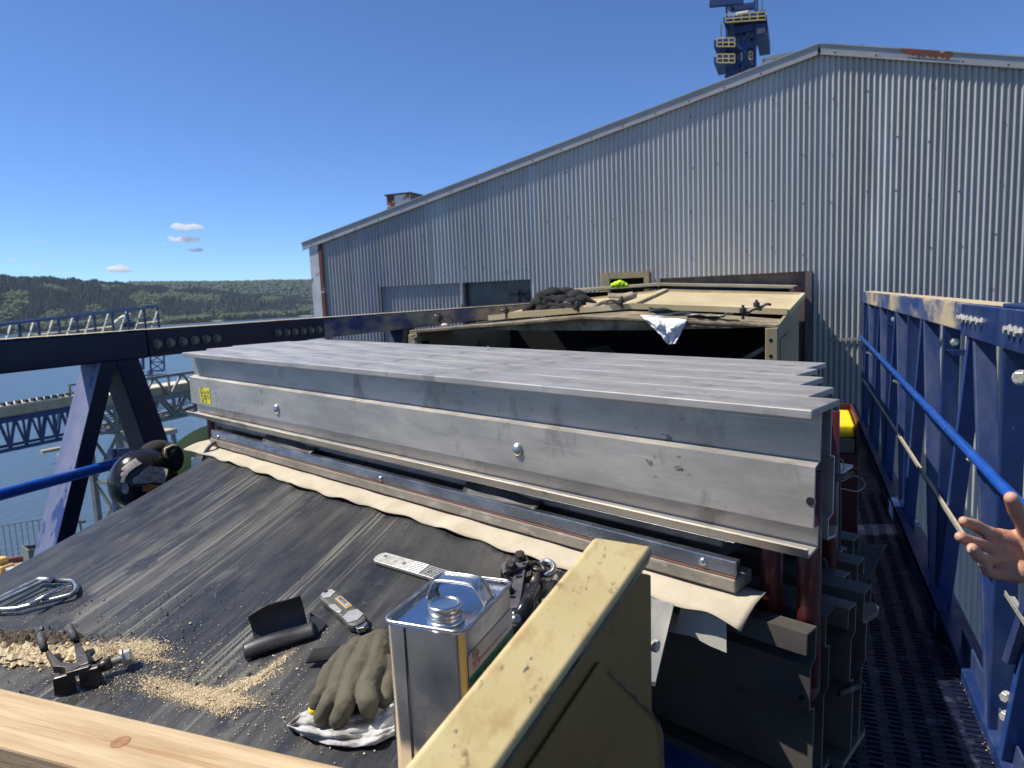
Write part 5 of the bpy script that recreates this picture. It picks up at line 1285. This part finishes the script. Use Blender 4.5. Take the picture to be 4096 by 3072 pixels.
p=gx(282,1580); q=gx(330,1575); mb=MB(); mb.bar((GX,p.y,zr),(GX,p.y,zr+1.1),.14); mb.bar((GX,p.y,zr+1.1),(GX,q.y+1.5,zr+1.1),.16); mb.build('roof_frame',greysteel,g)
g=thing('conveyor_gallery','cream conveyor inside a deep grey steel truss between the blue posts and the press','conveyor gallery',(GX,50,-12))
y0=gx(392,1650).y; y1=gx(1150,1600).y; z1_=gx(579,1516).z; z2_=gx(398,1733).z
MB().box((GX-3,y0,gx(690,1585).z),(GX-.5,y1,gx(690,1548).z)).build('cladding',cream,g)
MB().box((GX-3.1,y0,gx(690,1547).z),(GX-.4,y1,gx(690,1541).z)).build('roof',creamtop,g)
mb=MB(); trusswork(mb,GX,y0,y1,gx(690,1588).z,z2_,3.4,.26,.34); mb.build('front_truss',greysteel,g)
mb=MB(); trusswork(mb,GX,y0+3,y1,z1_,gx(690,1588).z+.2,3.4,.20,.28); mb.build('upper_truss',greysteel,g)
mb=MB(); trusswork(mb,GX-4,y0,y1,gx(690,1588).z,z2_,3.4,.22,.28); mb.build('rear_truss',greysteel,g)
mb=MB(); y=y0
while y<y1: mb.bar((GX,y,z2_),(GX-4,y+1.2,z2_),.16); mb.bar((GX-4,y,z2_+1),(GX,y+1.7,z2_+1),.1); y+=1.7
mb.build('floor_bracing',greysteel,g)
MB().box((GX-3.6,y0,z2_-.1),(GX-.2,y1,z2_-.02)).build('walkway_floor',inkb,g)
# support trestle standing in the water under it
def trestle(X,Y,zt,w,label):
    t=thing('trestle',label,'trestle',(X,Y,WZ)); mb=MB()
    for dx,dy in ((0,0),(w,0),(0,w),(w,w)): MB().bar((X+dx,Y+dy,zt),(X+dx,Y+dy,WZ),.5).build('leg',greysteel,t)
    z=zt
    while z>WZ+4: mb.bar((X,Y,z),(X+w,Y,z-5),.22); mb.bar((X+w,Y,z),(X,Y,z-5),.22); mb.bar((X,Y,z),(X+w,Y,z),.3); mb.bar((X+w,Y,z),(X+w,Y+w,z-5),.22); z-=5
    mb.build('bracing',greysteel,t)
trestle(GX-4,gx(470,1740).y,z2_-.3,4.2,'grey braced trestle standing in the river under the left end of the grey truss')
trestle(GX-4,gx(1050,1700).y,z2_-.3,4.2,'grey braced trestle under the far end of the grey truss')

# blue boom rising above the left chord
bo_=thing('loader_boom','dark blue loading boom with slanted pale braces standing up above the left guard beam','crane boom',dep(300,1300,95))
def bm_pt(px,dy=0,d=0): 
    t=px/640.; return dep(px,lerp(1299,1226,t)+dy,lerp(62,92,t)+d)
mb=MB(); mb.bar(bm_pt(-260),bm_pt(628),.36,.22); mb.build('top_chord',towerblue,bo_)
mb=MB(); mb.bar(bm_pt(-260,-3,4),bm_pt(628,-8,5),.20,.14); mb.build('rear_chord',towerblue,bo_)
mb=MB(); mb.bar(bm_pt(-260,150),bm_pt(600,135),.3,.3); mb.build('bottom_chord',towerblue,bo_)
steps=[-180,-100,-15,75,152,232,305,375,447,508,575,628]
for px in steps:
    MB().bar(bm_pt(px,-2),bm_pt(px+12,120),.20).build('post',towerblue,bo_)
for px in steps[:-1]:
    MB().bar(bm_pt(px+58,6),bm_pt(px+28,96),.16,.12).build('brace',towergrey,bo_)
    MB().bar(bm_pt(px,-6,2),bm_pt(px+70,-2),.26,.08).build('top_plate',towerblue,bo_)
mb=MB()
for k in (36,58): mb.bar(bm_pt(-260,k+14,3),bm_pt(600,k-10,3),.07)
mb.build('inner_rail',greysteel,bo_)
sg=thing('ship_conveyor','long pale conveyor deck seen between the boom posts','conveyor',dep(400,1330,120))
MB().bar(dep(150,1352,100),dep(640,1292,140),2.2,.9).build('deck',cream,sg)
mb=MB(); mb.bar(dep(150,1344,99),dep(640,1286,139),.5,.25); mb.build('top_rail',creamtop,sg)
MB().ball(dep(488,1283,118),2.0,1.2,.6,12,8,Matrix((right*.8+up*.6,fwd,up*.8-right*.6)).transposed()).build('canopy',creamtop,sg,smooth=True)
MB().obox(dep(505,1296,119),right*1.2,fwd*1,up*.5).build('machinery',inkb,sg)

# slim blue tower below the chord splice
def lattice(px0,px1,py0,py1,d,label,m,name='mooring_tower',sec=.28,nb=3):
    t=thing(name,label,'tower',dep((px0+px1)/2,py1,d))
    P=lambda px,py,dd=0:dep(px,py,d+dd)
    for a in (px0,px1):
        for dd in (0,4): MB().bar(P(a,py0,dd),P(a+2,py1,dd),sec).build('leg',m,t)
    mb=MB()
    for k in range(nb):
        ya=lerp(py0,py1,k/nb); yc=lerp(py0,py1,(k+1)/nb); mb.bar(P(px0,ya),P(px1,yc),sec*.6); mb.bar(P(px1,ya),P(px0,yc),sec*.6); mb.bar(P(px0,yc),P(px1,yc),sec*.8)
    mb.build('bracing',m,t); return t
t_=lattice(601,655,1415,1482,150,'slim dark blue lattice tower hanging under the bolted chord joint, over the river',towerblue,nb=2)
MB().bar(dep(571,1400,150),dep(572,1478,150),.45).build('side_leg',towerblue,t_)
MB().bar(dep(601,1482,150),dep(602,1520,150),.8).build('mast_foot',towerblue,t_)
mb=MB()
for k in range(6): mb.bar(dep(575+k*18,1500,148),dep(575+k*18,1486,148),.08)
mb.bar(dep(570,1488,148),dep(668,1484,148),.09); mb.bar(dep(570,1502,148),dep(668,1498,148),.3); mb.build('platform',greysteel,t_)
# near portal post and braces behind the handrail
pt_=thing('support_portal','dark blue steel portal post with brace standing over the water behind the hard hat','portal',dep(460,2050,24))
MB().bar(dep(449,1795,24),dep(472,2075,24),.20,.2).build('post',blue,pt_)
MB().bar(dep(455,1812,24),dep(640,1795,26),.28,.28).build('cross_beam',blue,pt_)
MB().bar(dep(455,1870,24),dep(500,1905,24.4),.14).build('brace',blue,pt_)
MB().bar(dep(560,1960,25),dep(466,2075,24.2),.14).build('brace',blue,pt_)
# mooring dolphins and light poles
def dolphin(px,py,label,s=1.0,d=None):
    q=onz(px,py,WZ); t=thing('mooring_dolphin',label,'dolphin',q); W=2.6*s
    for dx,dy in ((-W,-W),(W,-W),(-W,W),(W,W)): MB().bar(q+V(dx,dy,6),q+V(dx*1.15,dy*1.15,-.5),.8).build('pile',greysteel,t)
    MB().box((q.x-W*1.3,q.y-W*1.3,q.z+6),(q.x+W*1.3,q.y+W*1.3,q.z+7.4)).build('cap',cream,t)
    mb=MB(); 
    for dx,dy in ((-1,-1),(1,-1),(-1,1),(1,1)): mb.bar(q+V(dx*W,dy*W,7.4),q+V(dx*W,dy*W,8.6),.12)
    mb.bar(q+V(-W,-W,8.6),q+V(W,-W,8.6),.1); mb.bar(q+V(W,-W,8.6),q+V(W,W,8.6),.1); mb.build('guard_rail',greysteel,t); return t
dolphin(545,1800,'mooring dolphin with cream cap seen between the two blue legs',1.3)
dolphin(640,1812,'mooring dolphin with piles just left of the green sack',1.2)
fl=thing('floating_walkway','long grey-brown floating walkway lying on the water left of the near leg','walkway',onz(230,1815,WZ+4))
for a,b,w_ in (((165,1808),(290,1784),1.8),((232,1822),(300,1808),1.6)):
    P0=onz(*a,WZ+4);P1=onz(*b,WZ+4); MB().bar(P0,P1,w_,.9).build('deck',cream,fl)
def pole(px,py0,py1,label):
    q=onz(px,py1,WZ); D=q.length; top=dep(px-1,py0,1); top=top*(math.hypot(q.x,q.y)/math.hypot(top.x,top.y))
    t=thing('light_pole',label,'light pole',q); MB().tube([q,V(q.x,q.y,top.z)],.22,8).build('pole',greysteel,t)
    MB().box((q.x-1.3,q.y-.4,top.z),(q.x+1.3,q.y+.4,top.z+.35)).build('lamp_head',inkb,t)
pole(687,1716,1762,'light pole on the water above the green sack'); pole(327,2088,2142,'light pole standing just right of the near blue leg')
# dock at the lower left
dk=MB(); P=[onz(px,py,WZ+1.5) for px,py in ((-400,2330),(240,2215),(240,2260),(-400,2500))]
dk=thing('dock_wall','low rust-edged dock wall at the water below the left belt edge','dock',P[0])
MB().prism(P,(0,0,-3)).build('dock_deck',cream,dk)
MB().bar(P[0]+V(0,0,.3),P[1]+V(0,0,.3),1.2,1.2).build('rusty_fender',flashrust,dk)
mb=MB(); n=26
for k in range(n+1):
    q=P[0].lerp(P[1],k/n); mb.bar(q+V(0,0,1),q+V(0,0,7),.12)
mb.bar(P[0]+V(0,0,7),P[1]+V(0,0,7),.15); mb.build('guard_rail',greysteel,dk)
hb_=thing('pile_top','pair of open grey steel channel pile tops at the left edge of the belt','pile',dep(165,2230,7.5))
Hd=7.5
c0=dep(112,2200,Hd); c1=dep(224,2186,Hd+.2)
cw=(c1-c0).length; xx=(c1-c0).normalized(); yy=V(xx.y,-xx.x,0)*-1
for k in (0,1):
    o_=c0+xx*(cw*.5*k)
    m_=MB(); w_=cw*.5
    m_.prism([o_,o_+xx*w_,o_+xx*w_+yy*.012,o_+yy*.012],(0,0,-3)); m_.prism([o_+yy*.22,o_+xx*w_+yy*.22,o_+xx*w_+yy*.232,o_+yy*.232],(0,0,-3)); m_.prism([o_+yy*.013,o_+xx*.012+yy*.013,o_+xx*.012+yy*.219,o_+yy*.219],(0,0,-3)); m_.build('channel_section',greysteel,hb_)
mc=thing('yellow_machine','small orange-yellow machine on the dock at the far left edge of the belt','machine',onz(40,2290,WZ+2))
orm=mat('machine_orange',(.75,.42,.10),(.55,.30,.08),rough=.6,scale=.4)
q=onz(18,2285,WZ+2)
for k,(a,b_,c_2,m_) in enumerate((((-4,-2,0),(2,2,2.2),'body',orm),((-3,-1.6,2.25),(0,1.6,4.2),'cab',orm),((2.2,-1.2,.4),(5.5,1.2,1.6),'bucket',towergrey),((-4.2,-2.3,-1.4),(2.4,-1.2,-.05),'track',inkb),((5.8,-2,0),(8,1.5,1.2),'load',creamtop))):
    MB().box((q.x+a[0]*.55,q.y+a[1]*.55,q.z+a[2]*.55),(q.x+b_[0]*.55,q.y+b_[1]*.55,q.z+b_[2]*.55)).build(c_2,m_,mc,bevel=.15)

# ================================================================ blue elevator tower behind the shed
TY=30.
tw=thing('elevator_tower','tall dark blue steel elevator tower with yellow handrails behind the shed roof','tower',(-2.4,TY,-12))
def TP(x,y,dy=0): return ony(2700+.2713*x,.2713*y,TY+dy)
def tbox(x0,y0,x1,y1,d0,d1,name,m,bev=0):
    a=TP(x0,y0); b=TP(x1,y1); return MB().box((min(a.x,b.x),TY+d0,min(a.z,b.z)),(max(a.x,b.x),TY+d1,max(a.z,b.z))).build(name,m,tw,bevel=bev)
for x in (745,1150): tbox(x,375,x+44,1500,0,.35,'leg',towerblue)
tbox(880,400,900,1500,.05,.3,'leg',towerblue); tbox(948,440,968,1500,.05,.3,'leg',towerblue)
tbox(800,400,880,1500,2.2,2.5,'rear_wall',black)
tbox(1085,440,1150,1500,1.0,1.4,'rear_wall',black)
for x0,y0,x1,y1 in ((892,455,946,670),(970,440,1085,655),(892,715,946,915),(970,700,1085,905),(892,985,1080,1500)): tbox(x0,y0,x1,y1,.5,.8,'grey_panel',towergrey)
for y in (400,655,915): tbox(880,y,1160,y+50,-.05,.3,'cross_girder',towerblue)
for a,b in (((1100,480),(980,650)),((1000,700),(1120,860)),((960,960),(1040,1060)),((960,960),(830,1140)),((745,1150),(880,1000))):
    p,q=TP(*a),TP(*b); MB().bar(p,q,.14,.14).build('diagonal_brace',towerblue,tw)
def slope_slab(x0,y0,x1,y1,h,d0,d1,name,m):
    a=TP(x0,y0);b=TP(x1,y1);hh=h*.2713/2800*30; mbb=MB(); mbb.prism([V(a.x,TY+d0,a.z),V(b.x,TY+d0,a.z),V(b.x,TY+d0,a.z-hh*1.1),V(a.x,TY+d0,a.z-hh*1.1)],(0,d1-d0,0)); return mbb.build(name,m,tw)
slope_slab(735,340,1350,300,45,-.6,3.0,'top_platform',towerblue)
tbox(1200,400,1370,545,-.3,2.2,'side_housing',towerblue); tbox(1215,470,1350,520,-.36,-.31,'housing_panel',greysteel)
for y in (690,930): tbox(606,y,890,y+45,-.8,.9,'side_platform',towerblue)
tbox(900,205,1095,285,-.2,1.2,'white_housing',creamtop,.05); tbox(865,290,1090,345,-.1,1.2,'drive_unit',inkb); tbox(1110,230,1240,290,.2,1.4,'drive_unit',inkb)
for x,y0,y1 in ((745,-140,300),(805,125,360),(1165,-140,215),(1200,-140,210)): tbox(x,y0,x+22,y1,.0 if x!=805 else 2.0,.3 if x!=805 else 2.3,'mast',towerblue)
MB().bar(TP(512,52,0),TP(1010,5,0),.22,.26).build('top_arm',towerblue,tw); MB().bar(TP(825,130,1.8),TP(1180,85,1.8),.22,.22).build('top_beam',towerblue,tw)
MB().bar(TP(775,20,.2),TP(825,135,2.),.15,.15).build('top_strut',towerblue,tw)
MB().bar(TP(1285,180,0),TP(1285,-60,0),.05).build('aerial',greysteel,tw); MB().bar(TP(680,540,0),TP(680,350,0),.05).build('aerial',greysteel,tw)
def rail(x0,y0,x1,y1,h,dz,n):
    mb=MB(); a0=TP(x0,y0,dz);a1=TP(x1,y1,dz)
    hh=h*.2713/2800*30
    for k in (0.04,.5,1): mb.bar(a0+V(0,0,hh*k),a1+V(0,0,hh*k),.03)
    for i in range(n+1): q=a0.lerp(a1,i/n); mb.bar(q,q+V(0,0,hh),.03)
    mb.build('handrail',railyellow,tw)
rail(745,335,1340,292,100,-.65,5); rail(620,690,880,690,110,-.85,3); rail(620,928,880,928,110,-.85,3); rail(1095,880,1140,880,100,-.2,1);  rail(1345,500,1345,295,60,-.7,1)

# ================================================================ the rest of the gallery behind the camera (seen in reflections)
hood3=thing('conveyor_hood','cream conveyor hood behind the work place','hood',(-.9,-1.6,-1.6))
MB().box((-1.9,-6,-1.5),(-.1,-1.5,-.1)).build('body',hoodp,hood3,bevel=.02)

# ================================================================ air
hz=bpy.data.materials.new('haze'); hz.use_nodes=True; n=hz.node_tree; n.nodes.clear()
vo=n.nodes.new('ShaderNodeVolumePrincipled'); ou=n.nodes.new('ShaderNodeOutputMaterial'); n.links.new(vo.outputs[0],ou.inputs['Volume'])
vo.inputs['Color'].default_value=(.72,.86,1,1); vo.inputs['Density'].default_value=.000025
o=MB().box((-8000,-4000,WZ-1.5),(4000,8000,200)).build('haze',hz); tag(o,kind='stuff')
